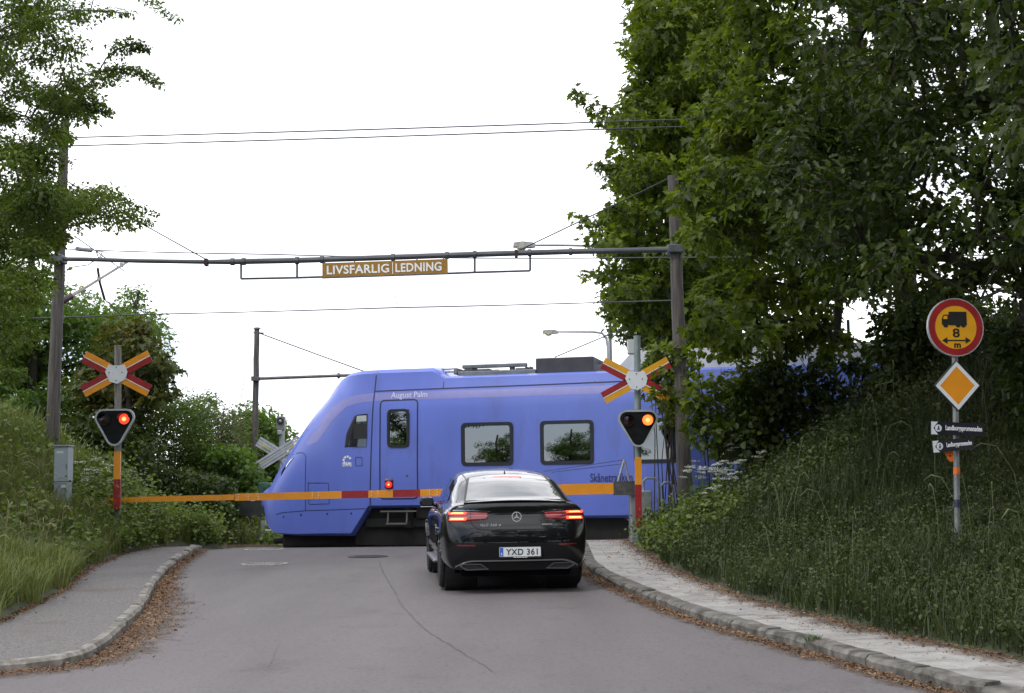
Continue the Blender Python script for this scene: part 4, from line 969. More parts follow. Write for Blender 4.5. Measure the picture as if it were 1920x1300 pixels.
fp = at(404, 880, 36); mb = MB(); mb.box((fp.x, 36, 1.3), (.13, .13, 2.6), 0, None, .01); tag(mb.build('fence_post', P('concrete_post', (.22, .22, .22), .85, var=.2)), 'slim grey concrete post standing among the far bushes', 'post')

# ------------------------------------------------------------------ sign post on the right bank
YS = 14.0
a, c = at(1796, 1075, YS), at(1789, 575, YS); gz = float(H(a.x, YS))-.15
a = V((a.x, YS, gz)); c.y = YS
sp = thing('sign_post', 'galvanised sign post leaning in the tall grass of the right bank', 'post', a)
mb = MB(); mb.tube([a, V((c.x, YS, c.z))], .031, 12); mb.build('pole', P('post_grey', (.20, .21, .21), .5, .6, var=.25, scale=10), sp, smooth=True)
def pz(py): return at(1793, py, YS).z
def pxx(py): t = (pz(py)-a.z)/(c.z-a.z); return a.x+(c.x-a.x)*t
mb = MB(); mb.tube([(pxx(890), YS, pz(890)), (pxx(877), YS, pz(877))], .034, 12); mb.build('reflective_band', P('orange_band', (.62, .13, .01), .5), sp)
mb = MB(); mb.tube([(pxx(952), YS, pz(952)), (pxx(937), YS, pz(937))], .0325, 12); mb.build('sticker', P('dark_sticker', (.02, .025, .06), .5, var=.6, scale=40), sp)
S = YS/F
RY = Matrix.Rotation(math.radians(7), 4, 'Z')
def onpost(px, py, d=.045): p = at(px, py, YS); return Matrix.Translation((p.x, YS-d, p.z)) @ RY
rs = thing('round_sign', 'round yellow sign with red rim showing a lorry, 8 m and an arrow', 'traffic sign', at(1789, 615, YS-.05))
M = onpost(1789, 615); R_ = 54.5*S; black = P('sign_black', (.012, .012, .012), .5); edge = signgrey
mb = MB(); mb.ring(circ(0, 0, R_), circ(0, 0, 41*S), -.008, .008, 0, M); mb.build('rim', red, rs)
mb = MB(); mb.prism(circ(0, 0, 41.5*S), -.006, .006, 0, M); face = mb.build('face', yellow, rs)
mb = MB(); mb.ring(circ(0, 0, R_+.004), circ(0, 0, R_-.006), -.0085, .03, 0, M); mb.build('edge', edge, rs)
mb = MB(); y0, y1 = -.0095, -.005
D = lambda x0, z0, x1, z1: mb.prism([(x0*S, z0*S), (x1*S, z0*S), (x1*S, z1*S), (x0*S, z1*S)], y0, y1, 0, M)
D(-13, 8, 22, 29.5); D(-13, 4, 22, 8.2); 
mb.prism([(-27*S, 5*S), (-27*S, 16*S), (-23*S, 24*S), (-13*S, 24*S), (-13*S, 5*S)], y0+.0002, y1, 0, M)
for x, r in ((-20, 5), (4.5, 4.8), (15, 4.8)): mb.prism(circ(x*S, 4.5*S, r*S, 18), y0-.0002, y1, 0, M)
lor = mb.build('lorry_symbol', black, face)
mb = MB(); y0 -= .001; mb.prism([(-25*S, 15.5*S), (-22*S, 21.5*S), (-16*S, 21.5*S), (-16*S, 15.5*S)], y0, y1-.004, 0, M); mb.build('cab_window', yellow, face)
y0 += .001
mb = MB(); D(-19, -25.9, 19, -23.7); mb.prism([(-28*S, -24.8*S), (-18*S, -18.5*S), (-18*S, -31*S)], y0, y1, 0, M); mb.prism([(28*S, -24.8*S), (18*S, -18.5*S), (18*S, -31*S)], y0, y1, 0, M); mb.build('arrow', black, face)
lettering('8', 14*S, 17*S, M @ Matrix.Translation((0, -.0075, -10.5*S)), black, face, .004, .015, name='numeral')
lettering('m', 13*S, 8.5*S, M @ Matrix.Translation((1.5*S, -.0075, -34.5*S)), black, face, .004, .03, name='letter')
ds = thing('diamond_sign', 'yellow diamond priority road sign with white border below the round sign', 'traffic sign', at(1792, 724, YS-.05))
M = onpost(1792, 724); dm = lambda r: [(r*S, 0), (0, r*S*1.06), (-r*S, 0), (0, -r*S*1.06)]
mb = MB(); mb.ring(dm(45), dm(43), -.008, .02, 0, M); mb.build('edge', P('dark_sign_edge', (.03, .035, .04), .5), ds)
mb = MB(); mb.ring(dm(43.2), dm(34), -.007, .006, 0, M); mb.build('border', white, ds)
mb = MB(); mb.prism(dm(34.2), -.006, .006, 0, M); mb.build('face', orange, ds)
def blade(px, py, w, h, rot, tilt, label, yaw):
    t = thing('direction_sign', label, 'direction sign', at(px, py, YS-.06))
    p = at(px, py, YS); M = Matrix.Translation((p.x, YS-.07, p.z)) @ Matrix.Rotation(yaw, 4, 'Z') @ Matrix.Rotation(tilt, 4, 'Y')
    mb = MB(); mb.box((0, 0, 0), (w*S, .014, h*S), 0, M); mb.build('plate', P('blade_black', (.012, .014, .022), .35), t)
    x0 = -w*S/2+.001; q_ = .0095
    mb = MB(); mb.prism([(x0, -h*S/2+.001), (x0+13*S, -h*S/2+.001), (x0+4*S, 0), (x0+13*S, h*S/2-.001), (x0, h*S/2-.001)], -q_, -.005, 0, M); mb.build('white_end', white, t)
    mb = MB(); mb.prism(circ(x0+14*S, 0, 6.6*S, 20), -q_-.001, -.005, 0, M); d_ = mb.build('disc', white, t)
    mb = MB(); mb.prism(circ(x0+14.5*S, 3*S, 1.5*S, 10), -q_-.002, -.006, 0, M); mb.prism([(x0+11*S, -4*S), (x0+13*S, 1.5*S), (x0+15*S, 1.5*S), (x0+17*S, -1*S), (x0+15*S, -1*S), (x0+16.5*S, -4*S), (x0+14.5*S, -4*S), (x0+13.5*S, -1.5*S), (x0+12.5*S, -4*S)], -q_-.002, -.006, 0, M); mb.build('walker_symbol', black, d_)
    lettering('Landborgspromenaden', (w-33)*S, h*.52*S, M @ Matrix.Translation((12*S, -.009, 0)), txtwhite, t, .004, .02)
blade(1791, 805, 106, 24, 0, math.radians(2.5), 'upper black street name blade with white walker symbol on the sign post', math.radians(10))
blade(1783, 835, 86, 22, 0, math.radians(-4.5), 'lower and shorter black street name blade tilted upward on the sign post', math.radians(14))
t = thing('warning_plate', 'small bent orange plate hanging under the lower black blade', 'plate', at(1775, 855, YS-.03))
mb = MB(); M = onpost(1776, 856, .05); mb.prism([(-10*S, 11*S), (9*S, 9*S), (9*S, -8*S), (4*S, -11*S), (-1*S, -7*S)], -.004, .004, 0, M); mb.build('face', P('orange_plate', (.60, .12, .01), .5), t)
mb = MB(); mb.prism([(1*S, -1*S), (4*S, -1*S), (4*S, 3*S), (2*S, 4*S)], -.006, -.003, 0, M); mb.build('mark', black, t)

# wire mesh fence half hidden in the bushes in front of the train
YF = 25.3
fe = thing('mesh_fence', 'dark green wire mesh fence between posts behind the right bushes', 'fence', (at(1550, 800, YF).x, YF, 1.5))
fgreen = P('fence_green', (.02, .03, .025), .6)
for px, top in ((1517, 672), (1590, 600), (1440, 700), (1360, 720)):
    p = at(px, top, YF); mb = MB(); mb.box((p.x, YF, (p.z+.6)/2), (.05, .05, p.z-.6)); mb.build('fence_post', fgreen, fe)
mb = MB()
for py in (688, 702, 717, 732, 747, 762): mb.tube([at(1350, py+14, YF), at(1680, py-4, YF)], .006, 4)
x = 1352
while x < 1680: mb.tube([at(x, 690, YF), at(x, 800, YF)], .0035, 3); x += 6.5
tag(mb.build('wire_mesh', fgreen, fe), kind='stuff')
# ------------------------------------------------------------------ the car
cb = P('black_car_paint', (.004, .004, .005), .3, coat=.85, coatr=.02, var=.03, spec=.1)
cglass = P('tinted_car_glass', (.010, .011, .013), .015, coat=1, coatr=.01, var=.02, spec=.9)
badge = P('badge_silver', (.55, .56, .58), .35, .4, var=.05)
satin2 = P('exhaust_trim_dark', (.20, .20, .21), .3, 1, var=.05)
chrome = P('chrome', (.72, .72, .74), .1, 1, var=.03)
satin = P('satin_aluminium', (.50, .51, .52), .3, 1, var=.05)
redl = P('red_lens', (.22, .006, .01), .12, coat=1, var=.05)
brk = P('lit_brake_lamp', (.6, .03, .01), .2, emit=(1, .07, .03), es=2.2)
brk2 = P('lit_brake_core', (.9, .3, .1), .2, emit=(1, .40, .12), es=3.4)
plastic = P('bumper_plastic', (.006, .006, .007), .7, spec=.2, var=.15, scale=20)
tyre = P('tyre_rubber', (.013, .013, .013), .85, var=.3, scale=25)
rim = P('alloy', (.30, .30, .31), .3, 1, var=.1)
KX = [ # y, then 11 points of the half section (x, z) from underside centre to roof centre
 (.12, [(0,.28),(.68,.28),(.85,.36),(.895,.60),(.90,.80),(.875,.97),(.80,1.085),(.69,1.12),(.54,1.14),(.3,1.152),(0,1.156)]),
 (.30, [(0,.27),(.72,.27),(.885,.36),(.925,.58),(.93,.80),(.90,.98),(.81,1.10),(.72,1.14),(.60,1.165),(.32,1.18),(0,1.185)]),
 (.50, [(0,.28),(.74,.28),(.90,.36),(.94,.56),(.945,.80),(.91,.985),(.815,1.11),(.73,1.185),(.62,1.235),(.32,1.262),(0,1.27)]),
 (.95, [(0,.26),(.75,.26),(.90,.35),(.94,.56),(.948,.80),(.912,.985),(.82,1.115),(.735,1.27),(.615,1.40),(.32,1.437),(0,1.447)]),
 (1.35,[(0,.26),(.75,.26),(.90,.35),(.93,.56),(.94,.80),(.91,.98),(.825,1.11),(.735,1.315),(.61,1.475),(.32,1.522),(0,1.533)]),
 (1.9, [(0,.26),(.75,.26),(.89,.35),(.92,.56),(.93,.80),(.905,.97),(.83,1.09),(.74,1.34),(.61,1.525),(.32,1.585),(0,1.598)]),
 (2.45,[(0,.26),(.75,.26),(.89,.35),(.92,.56),(.93,.79),(.905,.96),(.83,1.07),(.74,1.325),(.60,1.53),(.32,1.592),(0,1.605)]),
 (2.95,[(0,.26),(.75,.26),(.89,.35),(.925,.56),(.935,.78),(.905,.95),(.835,1.05),(.745,1.28),(.60,1.455),(.32,1.53),(0,1.545)]),
 (3.4, [(0,.27),(.75,.27),(.90,.36),(.94,.56),(.945,.77),(.905,.94),(.845,1.02),(.77,1.12),(.64,1.235),(.34,1.30),(0,1.315)]),
 (3.75,[(0,.27),(.75,.27),(.90,.36),(.945,.56),(.945,.76),(.905,.92),(.85,.99),(.79,1.025),(.68,1.055),(.36,1.085),(0,1.095)]),
 (4.25,[(0,.27),(.72,.27),(.87,.36),(.91,.55),(.905,.72),(.86,.87),(.80,.93),(.72,.965),(.58,.985),(.32,1.0),(0,1.005)]),
 (4.6, [(0,.28),(.62,.28),(.76,.36),(.80,.52),(.79,.66),(.75,.78),(.70,.84),(.62,.875),(.5,.895),(.28,.91),(0,.915)]),
]
# rear face: the profile collapses to the middle, each level with its own rearward bulge
def rear(fx, by): 
    base = KX[0][1]; out_ = []
    dy = [.02, .0, -.03, -.06, -.035, .01, .02, .03, .04, .05, .06]
    return [(x*fx, z) for x, z in base], [.12 + by*(1.0) + d*fade for d, fade in zip(dy, [min(1, -by/.05 if by < 0 else 0)]*11)]
keys = []
for fx, by in ((0.0, -.105), (.45, -.098), (.75, -.075), (.93, -.035)):
    pts, yy = rear(fx, by); keys.append([(x, y, z) for (x, z), y in zip(pts, yy)])
keys[0] = [(0.0, y, z) for x, y, z in keys[0]]
for y, pts in KX: keys.append([(x, y, z) for x, z in pts])
keys.append([(x*.6, 4.69, .3+(z-.3)*.9) for x, z in KX[-1][1]]); keys.append([(0, 4.72, .3+(z-.3)*.86) for x, z in KX[-1][1]])
K = np.array(keys); K[:, :, 2] = np.where(K[:, :, 2] > .9, .9+(K[:, :, 2]-.9)*.93, K[:, :, 2])                      # stations x 11 x 3
def cr(A, n):                           # Catmull-Rom along the first axis
    out_ = []; m = len(A)
    for i in range(m-1):
        p0, p1, p2, p3 = A[max(i-1, 0)], A[i], A[i+1], A[min(i+2, m-1)]
        for k in range(n):
            t = k/n; out_.append(.5*((2*p1)+(-p0+p2)*t+(2*p0-5*p1+4*p2-p3)*t*t+(-p0+3*p1-3*p2+p3)*t**3))
    out_.append(A[-1]); return np.array(out_)
G = cr(K, 8); G = cr(G.transpose(1, 0, 2), 5).transpose(1, 0, 2)
G[:, :, 0] = np.maximum(G[:, :, 0], 0); G[:, 0, 0] = 0; G[:, -1, 0] = 0
carY, carX = 17.0, 0.03
CA = math.radians(6.6)
gz = float(zroad(carY+1.5))
car = thing('car', 'black coupe SUV waiting at the lowered barrier with brake lights on', 'car', (carX, carY, gz), rz=CA)
car.rotation_euler = (math.atan(.011), 0, CA)
AX = ((.93, .36), (3.80, .36))
bm = bmesh.new()
ns, npn = G.shape[:2]
vl = [[bm.verts.new(G[i, j]) for j in range(npn)] for i in range(ns)]
vr_ = [[vl[i][j] if G[i, j, 0] < 1e-6 else bm.verts.new((-G[i, j, 0], G[i, j, 1], G[i, j, 2])) for j in range(npn)] for i in range(ns)]
for S_, fl in ((vl, False), (vr_, True)):
    for i in range(ns-1):
        for j in range(npn-1):
            q_ = [S_[i][j], S_[i+1][j], S_[i+1][j+1], S_[i][j+1]]; u_ = []
            for v in q_:
                if v not in u_: u_.append(v)
            if len(u_) < 3: continue
            c = sum((v.co for v in u_), V())/len(u_)
            if abs(c.x) > .55 and c.z < .75 and any(math.hypot(c.y-ay, c.z-az) < .415 for ay, az in AX): continue
            try: bm.faces.new(u_[::-1] if not fl else u_)
            except ValueError: pass
bmesh.ops.remove_doubles(bm, verts=bm.verts[:], dist=.0008)
bmesh.ops.dissolve_degenerate(bm, edges=bm.edges[:], dist=.0005)
bmesh.ops.recalc_face_normals(bm, faces=bm.faces[:])
me = bpy.data.meshes.new('body'); bm.to_mesh(me); me.materials.append(cb)
me.polygons.foreach_set('use_smooth', [True]*len(me.polygons))
CBV = BVHTree.FromBMesh(bm); bm.free()
body = bpy.data.objects.new('body', me); COL.objects.link(body); body.parent = car
def csurf(direc):
    d = V(direc)
    def f(a, z, off):
        if abs(d.y) > .5: o_ = V((a, -3, z))
        elif abs(d.x) > .5: o_ = V((-3*d.x, a, z))
        else: o_ = V((a, z, 4))
        h = CBV.ray_cast(o_, d)
        if h[0] is None: return V((a, .1, z)) if abs(d.y) > .5 else (V((-.9*d.x, a, z)) if abs(d.x) > .5 else V((a, z, 1.2)))
        n = h[1] if h[1].dot(d) < 0 else -h[1]
        return h[0]+n*off
    return f
rearf, leftf, rightf, topf = csurf((0, 1, 0)), csurf((1, 0, 0)), csurf((-1, 0, 0)), csurf((0, 0, -1))
# rear window and the pillars' seam
lo = [(-.62, .30), (-.4, .265), (0, .25), (.4, .265), (.62, .30)]; hi = [(-.50, 1.13), (-.3, 1.20), (0, 1.215), (.3, 1.20), (.50, 1.13)]
lo2 = [(x*1.05, y-.03) for x, y in lo]; hi2 = [(x*1.07, y+.05) for x, y in hi]
mb = MB(); patch(topf, lo2, hi2, 16, 12, .003, mb); mb.build('window_seal', blackpl, car, smooth=True, local=True)
mb = MB(); patch(topf, lo, hi, 18, 14, .007, mb); rw = mb.build('rear_window', cglass, car, smooth=True, local=True)
mb = MB(); patch(topf, [(-.19, 1.075), (.19, 1.075)], [(-.19, 1.12), (.19, 1.12)], 6, 1, .011, mb); mb.build('brake_light', P('third_brake_lamp', (.5, .03, .02), .2, emit=(1, .2, .17), es=1.5), car, smooth=True, local=True)
# spoiler lip at the boot edge
mb = MB(); xs_ = np.linspace(-.66, .66, 23)
def lipp(x): k = (abs(x)/.66)**2; return V((x, .085+.10*k, 1.142-.028*k))
for i, x in enumerate(xs_):
    p = lipp(x); mb.v += [tuple(p+V((0, -.055, .012))), tuple(p+V((0, .10, .022))), tuple(p+V((0, .06, -.012))), tuple(p+V((0, -.04, -.006)))]
    if i: o_ = len(mb.v)-8; mb.f += [(o_+a, o_+4+a, o_+4+(a+1) % 4, o_+(a+1) % 4) for a in range(4)]; mb.m += [0]*4
mb.f += [(0, 1, 2, 3), tuple(len(mb.v)-4+k for k in (3, 2, 1, 0))]; mb.m += [0, 0]
mb.build('spoiler', cb, car, smooth=True, local=True, angle=50)
# side windows
for f, nm in ((leftf, 'left'), (rightf, 'right')):
    mb = MB(); lo_ = [(1.00, 1.135), (1.5, 1.12), (2.2, 1.095), (3.0, 1.072)]; hi_ = [(1.30, 1.345), (1.6, 1.41), (2.3, 1.435), (2.75, 1.385)]
    patch(f, [(y-.03*(1 if y < 1.2 else 0)+.05*(1 if y > 2.9 else 0), z-.022) for y, z in lo_], [(y, z+.022) for y, z in hi_], 18, 6, .004, mb); mb.build('window_surround', chrome, car, smooth=True, local=True)
    for k0, k1 in ((0, .17), (.185, .54), (.565, 1)):
        def sub(pl, t):
            t *= len(pl)-1; i = min(int(t), len(pl)-2); g_ = t-i; return (pl[i][0]*(1-g_)+pl[i+1][0]*g_, pl[i][1]*(1-g_)+pl[i+1][1]*g_)
        mb = MB(); patch(f, [sub(lo_, k0+(k1-k0)*i/6) for i in range(7)], [sub(hi_, k0+(k1-k0)*i/6) for i in range(7)], 8, 6, .008, mb); mb.build('side_window', cglass, car, smooth=True, local=True)
    # handles, seams, side step
    for y in (1.62, 2.62):
        p = f(y, .96, .0); sx = 1 if p.x > 0 else -1
        mb = MB(); mb.tube([p+V((-.005*sx, -.11, 0)), p+V((.035*sx, -.07, .004)), p+V((.035*sx, .07, .004)), p+V((-.005*sx, .11, 0))], .014, 8); mb.build('door_handle', chrome, car, smooth=True, local=True)
    mb = MB()
    for pts in ([(1.38, 1.08), (1.42, .8), (1.6, .55), (1.7, .42)], [(2.42, 1.06), (2.38, .7), (2.36, .4)], [(3.35, .98), (3.3, .7), (3.15, .42)]): strip_on(f, pts, .007, .002, mb)
    mb.build('door_seam', blackpl, car, local=True)
    p = f(2.3, .5, 0); sx = 1 if p.x > 0 else -1
    mb = MB(); mb.box((sx*.92, 2.36, .315), (.12, 1.75, .045), 0, None, .018); mb.build('side_step', P('step_aluminium', (.25, .25, .26), .4, 1), car, local=True)
    # mirror
    q_ = V((sx*.84, 3.0, 1.04)); mb = MB(); mb.tube([q_, q_+V((sx*.12, -.02, .0))], .03, 8); arm_ = None
    mir = mb.build('mirror', cb, car, smooth=True, local=True)
    mb = MB(); Ms = Matrix.Translation((sx*.985, 2.96, 1.085)) @ Matrix.Diagonal((.108, .06, .070, 1)); mb.lathe([(.55, -1), (.92, -.7), (1, -.2), (.98, .3), (.8, .8), (.45, 1)], 18, 0, Ms); mb.build('mirror_housing', cb, mir, smooth=True, local=True)
    mb = MB(); mb.prism(rrect(sx*.985-.08, sx*.985+.08, 1.035, 1.13, .035, 4), 2.888, 2.9, 0); mb.build('mirror_glass', P('mirror_glass', (.02, .022, .025), .2, spec=.3), mir, local=True)
    mb = MB(); mb.box((sx*.985, 2.92, 1.012), (.19, .06, .012), 0, None, .004); mb.build('mirror_trim', satin, mir, local=True)
# lights
for sg_ in (-1, 1):
    X = lambda *p: [(sg_*x, z) for x, z in p]
    lo_, hi_ = X((.36, .908), (.5, .893), (.70, .882), (.868, .895)), X((.345, 1.006), (.5, 1.018), (.70, 1.026), (.855, 1.026))
    mb = MB(); patch(rearf, lo_, hi_, 16, 5, .018, mb, 0, .012); tlg = mb.build('tail_light', redl, car, smooth=True, local=True)
    for z0, z1, mt in ((.902, .938, brk), (.978, 1.01, brk)):
        mb = MB(); patch(rearf, X((.64, z0), (.75, z0), (.85, z0+.003)), X((.63, z1), (.75, z1), (.842, z1)), 8, 2, .024, mb, 0, .0); mb.build('lit_strip', mt, tlg, smooth=True, local=True)
        mb = MB(); patch(rearf, X((.67, z0+.009), (.83, z0+.009)), X((.67, z1-.009), (.82, z1-.009)), 8, 2, .026, mb, 0, .0); mb.build('lit_core', brk2, tlg, smooth=True, local=True)
    mb = MB(); patch(rearf, X((.36, .952), (.6, .954)), X((.36, .960), (.6, .962)), 8, 1, .023, mb); mb.build('light_bar', P('pale_red_bar', (.55, .2, .2), .3), tlg, local=True)
    mb = MB(); patch(rearf, X((.33, 1.006), (.55, 1.026), (.86, 1.031)), X((.33, 1.014), (.55, 1.034), (.85, 1.037)), 12, 1, .014, mb); mb.build('chrome_strip', chrome, tlg, smooth=True, local=True)
    mb = MB(); strip_on(rearf, X((.585, .93), (.58, 1.035)), .008, .021, mb); mb.build('light_seam', blackpl, tlg, local=True)
    # reflector and tail pipe trim in the bumper
    mb = MB(); patch(rearf, X((.53, .585), (.76, .590)), X((.53, .605), (.76, .607)), 8, 1, .006, mb); mb.build('reflector', P('red_reflector', (.12, .006, .008), .2, coat=1), car, local=True)
    ou = X((.36, .295), (.64, .285), (.73, .335), (.70, .37), (.46, .365)); inn = X((.39, .305), (.63, .296), (.705, .335), (.688, .36), (.468, .354))
    yb = min(rearf(sg_*.5, .36, 0).y, .03)
    mb = MB(); mb.ring(ou, inn, yb-.025, yb+.06); mb.build('exhaust_trim', satin2, car, local=True)
    mb = MB(); mb.prism(inn, yb+.0, yb+.03); mb.build('exhaust_opening', blackpl, car, local=True)
# lower bumper: matt apron, silver skid line
mb = MB(); patch(rearf, [(-.84, .37), (-.5, .31), (0, .305), (.5, .31), (.84, .37)], [(-.62, .54), (-.42, .60), (0, .61), (.42, .60), (.62, .54)], 24, 6, .004, mb); mb.build('bumper_apron', plastic, car, smooth=True, local=True)
mb = MB()
for i, x in enumerate(np.linspace(-.78, .78, 31)):
    k = max(0, (abs(x)-.55)/.23); z = .402-.075*k*k; p = rearf(x, z, .0); mb.v += [tuple(p+V((0, -.020, .005))), tuple(p+V((0, .01, .013))), tuple(p+V((0, .01, -.013))), tuple(p+V((0, -.016, -.008)))]
    if i: o_ = len(mb.v)-8; mb.f += [(o_+a, o_+4+a, o_+4+(a+1) % 4, o_+(a+1) % 4) for a in range(4)]; mb.m += [0]*4
mb.build('skid_trim', satin, car, smooth=True, local=True, angle=60)
mb = MB(); mb.box((0, .22, .25), (1.40, .22, .10), 0, None, .03); mb.box((0, 2.3, .27), (1.5, 3.6, .1)); mb.build('underbody', P('underbody_black', (.004, .004, .004), .95, spec=.05), car, local=True)  # near-black colour carries the shade under the car
# boot seam
mb = MB(); strip_on(rearf, [(-.60, .93), (-.56, .85), (-.50, .80), (-.42, .785), (.42, .785), (.50, .80), (.56, .85), (.60, .93)], .008, .003, mb); strip_on(rearf, [(-.86, .775), (-.4, .77), (.4, .77), (.86, .775)] and [(-.42, .785), (.42, .785)], .004, .004, mb); mb.build('boot_seam', P('seam_black', (.002, .002, .002), .9), car, local=True)
# number plate
pyy = rearf(0, .52, 0).y
xs0 = .03; zc = .51
mb = MB(); mb.prism(rrect(xs0-.262, xs0+.262, zc-.058, zc+.058, .008, 3), pyy-.028, pyy+.03); npl = mb.build('number_plate', P('plate_white', (.62, .64, .66), .45, var=.04), car, local=True)
mb = MB(); mb.prism([(xs0-.258, zc-.054), (xs0-.212, zc-.054), (xs0-.212, zc+.054), (xs0-.258, zc+.054)], pyy-.0295, pyy-.02); mb.build('blue_band', P('eu_blue', (.03, .10, .42), .45), npl, local=True)
lettering('S', .02, .032, Matrix.Translation((xs0-.235, pyy-.0295, zc-.025)), txtwhite, npl, .002, .01, local=True)
lettering('YXD 361', .40, .078, Matrix.Translation((xs0+.022, pyy-.0295, zc)), P('plate_black', (.01, .01, .01), .5), npl, .004, .012, 1.06, local=True)
mb = MB(); mb.ring(rrect(xs0-.27, xs0+.27, zc-.078, zc+.066, .01, 3), rrect(xs0-.262, xs0+.262, zc-.058, zc+.058, .008, 3), pyy-.026, pyy+.03); mb.build('plate_frame', blackpl, car, local=True)
mb = MB()
for i in range(9): mb.box((xs0-.075+i*.02, pyy-.027, zc-.068), (.012 if i % 3 else .015, .003, .009))
mb.build('frame_marking', txtwhite, car.children[-1], local=True)
# star badge: ring with three tapering spokes
p = rearf(0, .945, 0); M = Matrix.Translation((.0, p.y-.012, .945)); mb = MB(); mb.ring(circ(0, 0, .062, 32), circ(0, 0, .053, 32), -.008, .012, 0, M)
for k in range(3):
    a = math.radians(90+120*k); d = V((math.cos(a), math.sin(a))); n = V((-d.y, d.x)); mb.prism([tuple(d*.056), tuple(n*.011), tuple(-d*.004), tuple(-n*.011)], -.006, .01, 0, M)
mb.build('star_badge', badge, car, local=True)
def cartext(t_, x, z, w, h): p_ = rearf(x, z, .004); return lettering(t_, w, h, Matrix.Translation(p_), badge, car, .006, .01, 1.1, local=True)
cartext('GLC 220 d', -.335, .845, .255, .028); cartext('4MATIC', .385, .845, .13, .020)
# roof details: antenna fin, roof seams
mb = MB()
for sx in (-1, 1): strip_on(topf, [(sx*.55, 1.0), (sx*.56, 1.6), (sx*.56, 2.5)], .014, .003, mb)
strip_on(topf, [(-.5, 1.24), (0, 1.30), (.5, 1.24)], .008, .009, mb); mb.build('roof_seam', blackpl, car, local=True)
mb = MB(); zr_ = topf(0, 1.42, 0).z; mb.add([(-.018, 1.36, zr_-.03), (.018, 1.36, zr_-.03), (0, 1.36, zr_+.035), (-.018, 1.56, zr_), (.018, 1.56, zr_), (0, 1.5, zr_+.012)], [(0, 1, 2), (3, 5, 4), (0, 2, 5, 3), (1, 4, 5, 2), (0, 3, 4, 1)]); mb.build('antenna', cb, car, local=True)
# wheels with arches
for (ay, az) in AX:
    for sx in (-1, 1):
        Mw = Matrix.Translation((sx*.805, ay, az)) @ Matrix.Rotation(math.pi/2*sx, 4, 'Y')
        mb = MB(); mb.lathe([(.26, -.12), (.33, -.128), (.356, -.10), (.362, -.05), (.362, .05), (.356, .10), (.33, .128), (.26, .12)], 40, 0, Mw)
        w_ = mb.build('wheel', tyre, car, smooth=True, local=True)
        mb = MB(); mb.lathe([(.262, .10), (.262, .122), (.245, .115), (.23, .07), (.0001, .06)], 32, 1, Mw)
        for k in range(10):
            a = 2*math.pi*k/10; A0 = Matrix.Rotation(a, 4, 'Z'); mb.box((.145, 0, .095), (.21, .028, .03), 0, Mw @ A0, .006)
        mb.lathe([(.05, .08), (.05, .115), (.0001, .118)], 16, 0, Mw); mb.build('rim', [rim, blackpl], w_, smooth=True, local=True)
        mb = MB(); pts = []
        for a in range(-18, 199, 9):
            r_ = .415; y, z = ay+r_*math.cos(math.radians(a)), az+r_*math.sin(math.radians(a)); f = leftf if sx < 0 else rightf
            h = f(y, max(z, .32), .006); pts.append((h.x, y, z))
        mb.tube(pts, .022, 8); mb.build('wheel_arch', cb if True else plastic, car, smooth=True, local=True)
        mb = MB(); M2 = Matrix.Translation((sx*.70, ay, az)) @ Matrix.Rotation(math.pi/2*sx, 4, 'Y'); mb.lathe([(.43, .17), (.43, -.25), (.0001, -.25)], 24, 0, M2); mb.build('arch_liner', blackpl, car, local=True)
# ------------------------------------------------------------------ vegetation
def nrmz(a): return a/np.maximum(np.linalg.norm(a, axis=1, keepdims=True), 1e-9)
def mirror_t(half):                              # half outline (x>=0) -> verts and two faces sharing the midrib, slightly folded
    n = len(half); vs = [(x, y) for x, y in half] + [(-x, y) for x, y in half[1:-1]]
    f1 = list(range(n)); f2 = [0]+[n-1][:0]+[]
    f2 = [n-1]+[n+i for i in range(n-3, -1, -1)]+[0]
    return np.array(vs), [f1, f2]
MAPLE = mirror_t([(0, 0), (.16, -.06), (.46, .06), (.30, .26), (.52, .52), (.20, .52), (.17, .74), (0, 1.0)])
OVAL = mirror_t([(0, 0), (.26, .32), (.22, .68), (0, 1.0)])
ROUND = mirror_t([(0, 0), (.36, .22), (.42, .55), (.22, .88), (0, 1.0)])
LOBED = mirror_t([(0, 0), (.22, .15), (.12, .3), (.34, .5), (.18, .62), (.2, .85), (0, 1.0)])
SIMPLE = (np.array([(0, 0), (.28, .45), (0, 1.0), (-.28, .45)]), [[0, 1, 2, 3]])
def leaf_arrays(Cn, Nv, Dv, size, T, fold=.22, curl=.18):
    tv, tf = T; k = len(tv); n = len(Cn)
    Nv = nrmz(Nv); Dv = nrmz(Dv - Nv*np.sum(Dv*Nv, 1, keepdims=True)); Sv = np.cross(Dv, Nv)
    x, y = tv[:, 0], tv[:, 1]; z = fold*np.abs(x) - curl*(y**2)
    P_ = Cn[:, None, :] + size[:, None, None]*(x[None, :, None]*Sv[:, None, :] + y[None, :, None]*Dv[:, None, :] + z[None, :, None]*Nv[:, None, :])
    loops = []; 
    base = (np.arange(n)*k)[:, None]
    per = np.concatenate([np.array(f) for f in tf]); cnt = np.array([len(f) for f in tf])
    return P_.reshape(-1, 3), (base+per[None, :]).ravel(), np.tile(cnt, n)
class Leaves:
    def __init__(s): s.v = []; s.l = []; s.c = []; s.n = 0
    def add(s, a):
        s.v.append(a[0]); s.l.append(a[1]+s.n); s.c.append(a[2]); s.n += len(a[0])
    def build(s, name, mat, parent=None, kind=None, smooth=False):
        return rawmesh(name, np.concatenate(s.v), np.concatenate(s.l), np.concatenate(s.c), mat, parent, smooth, kind)
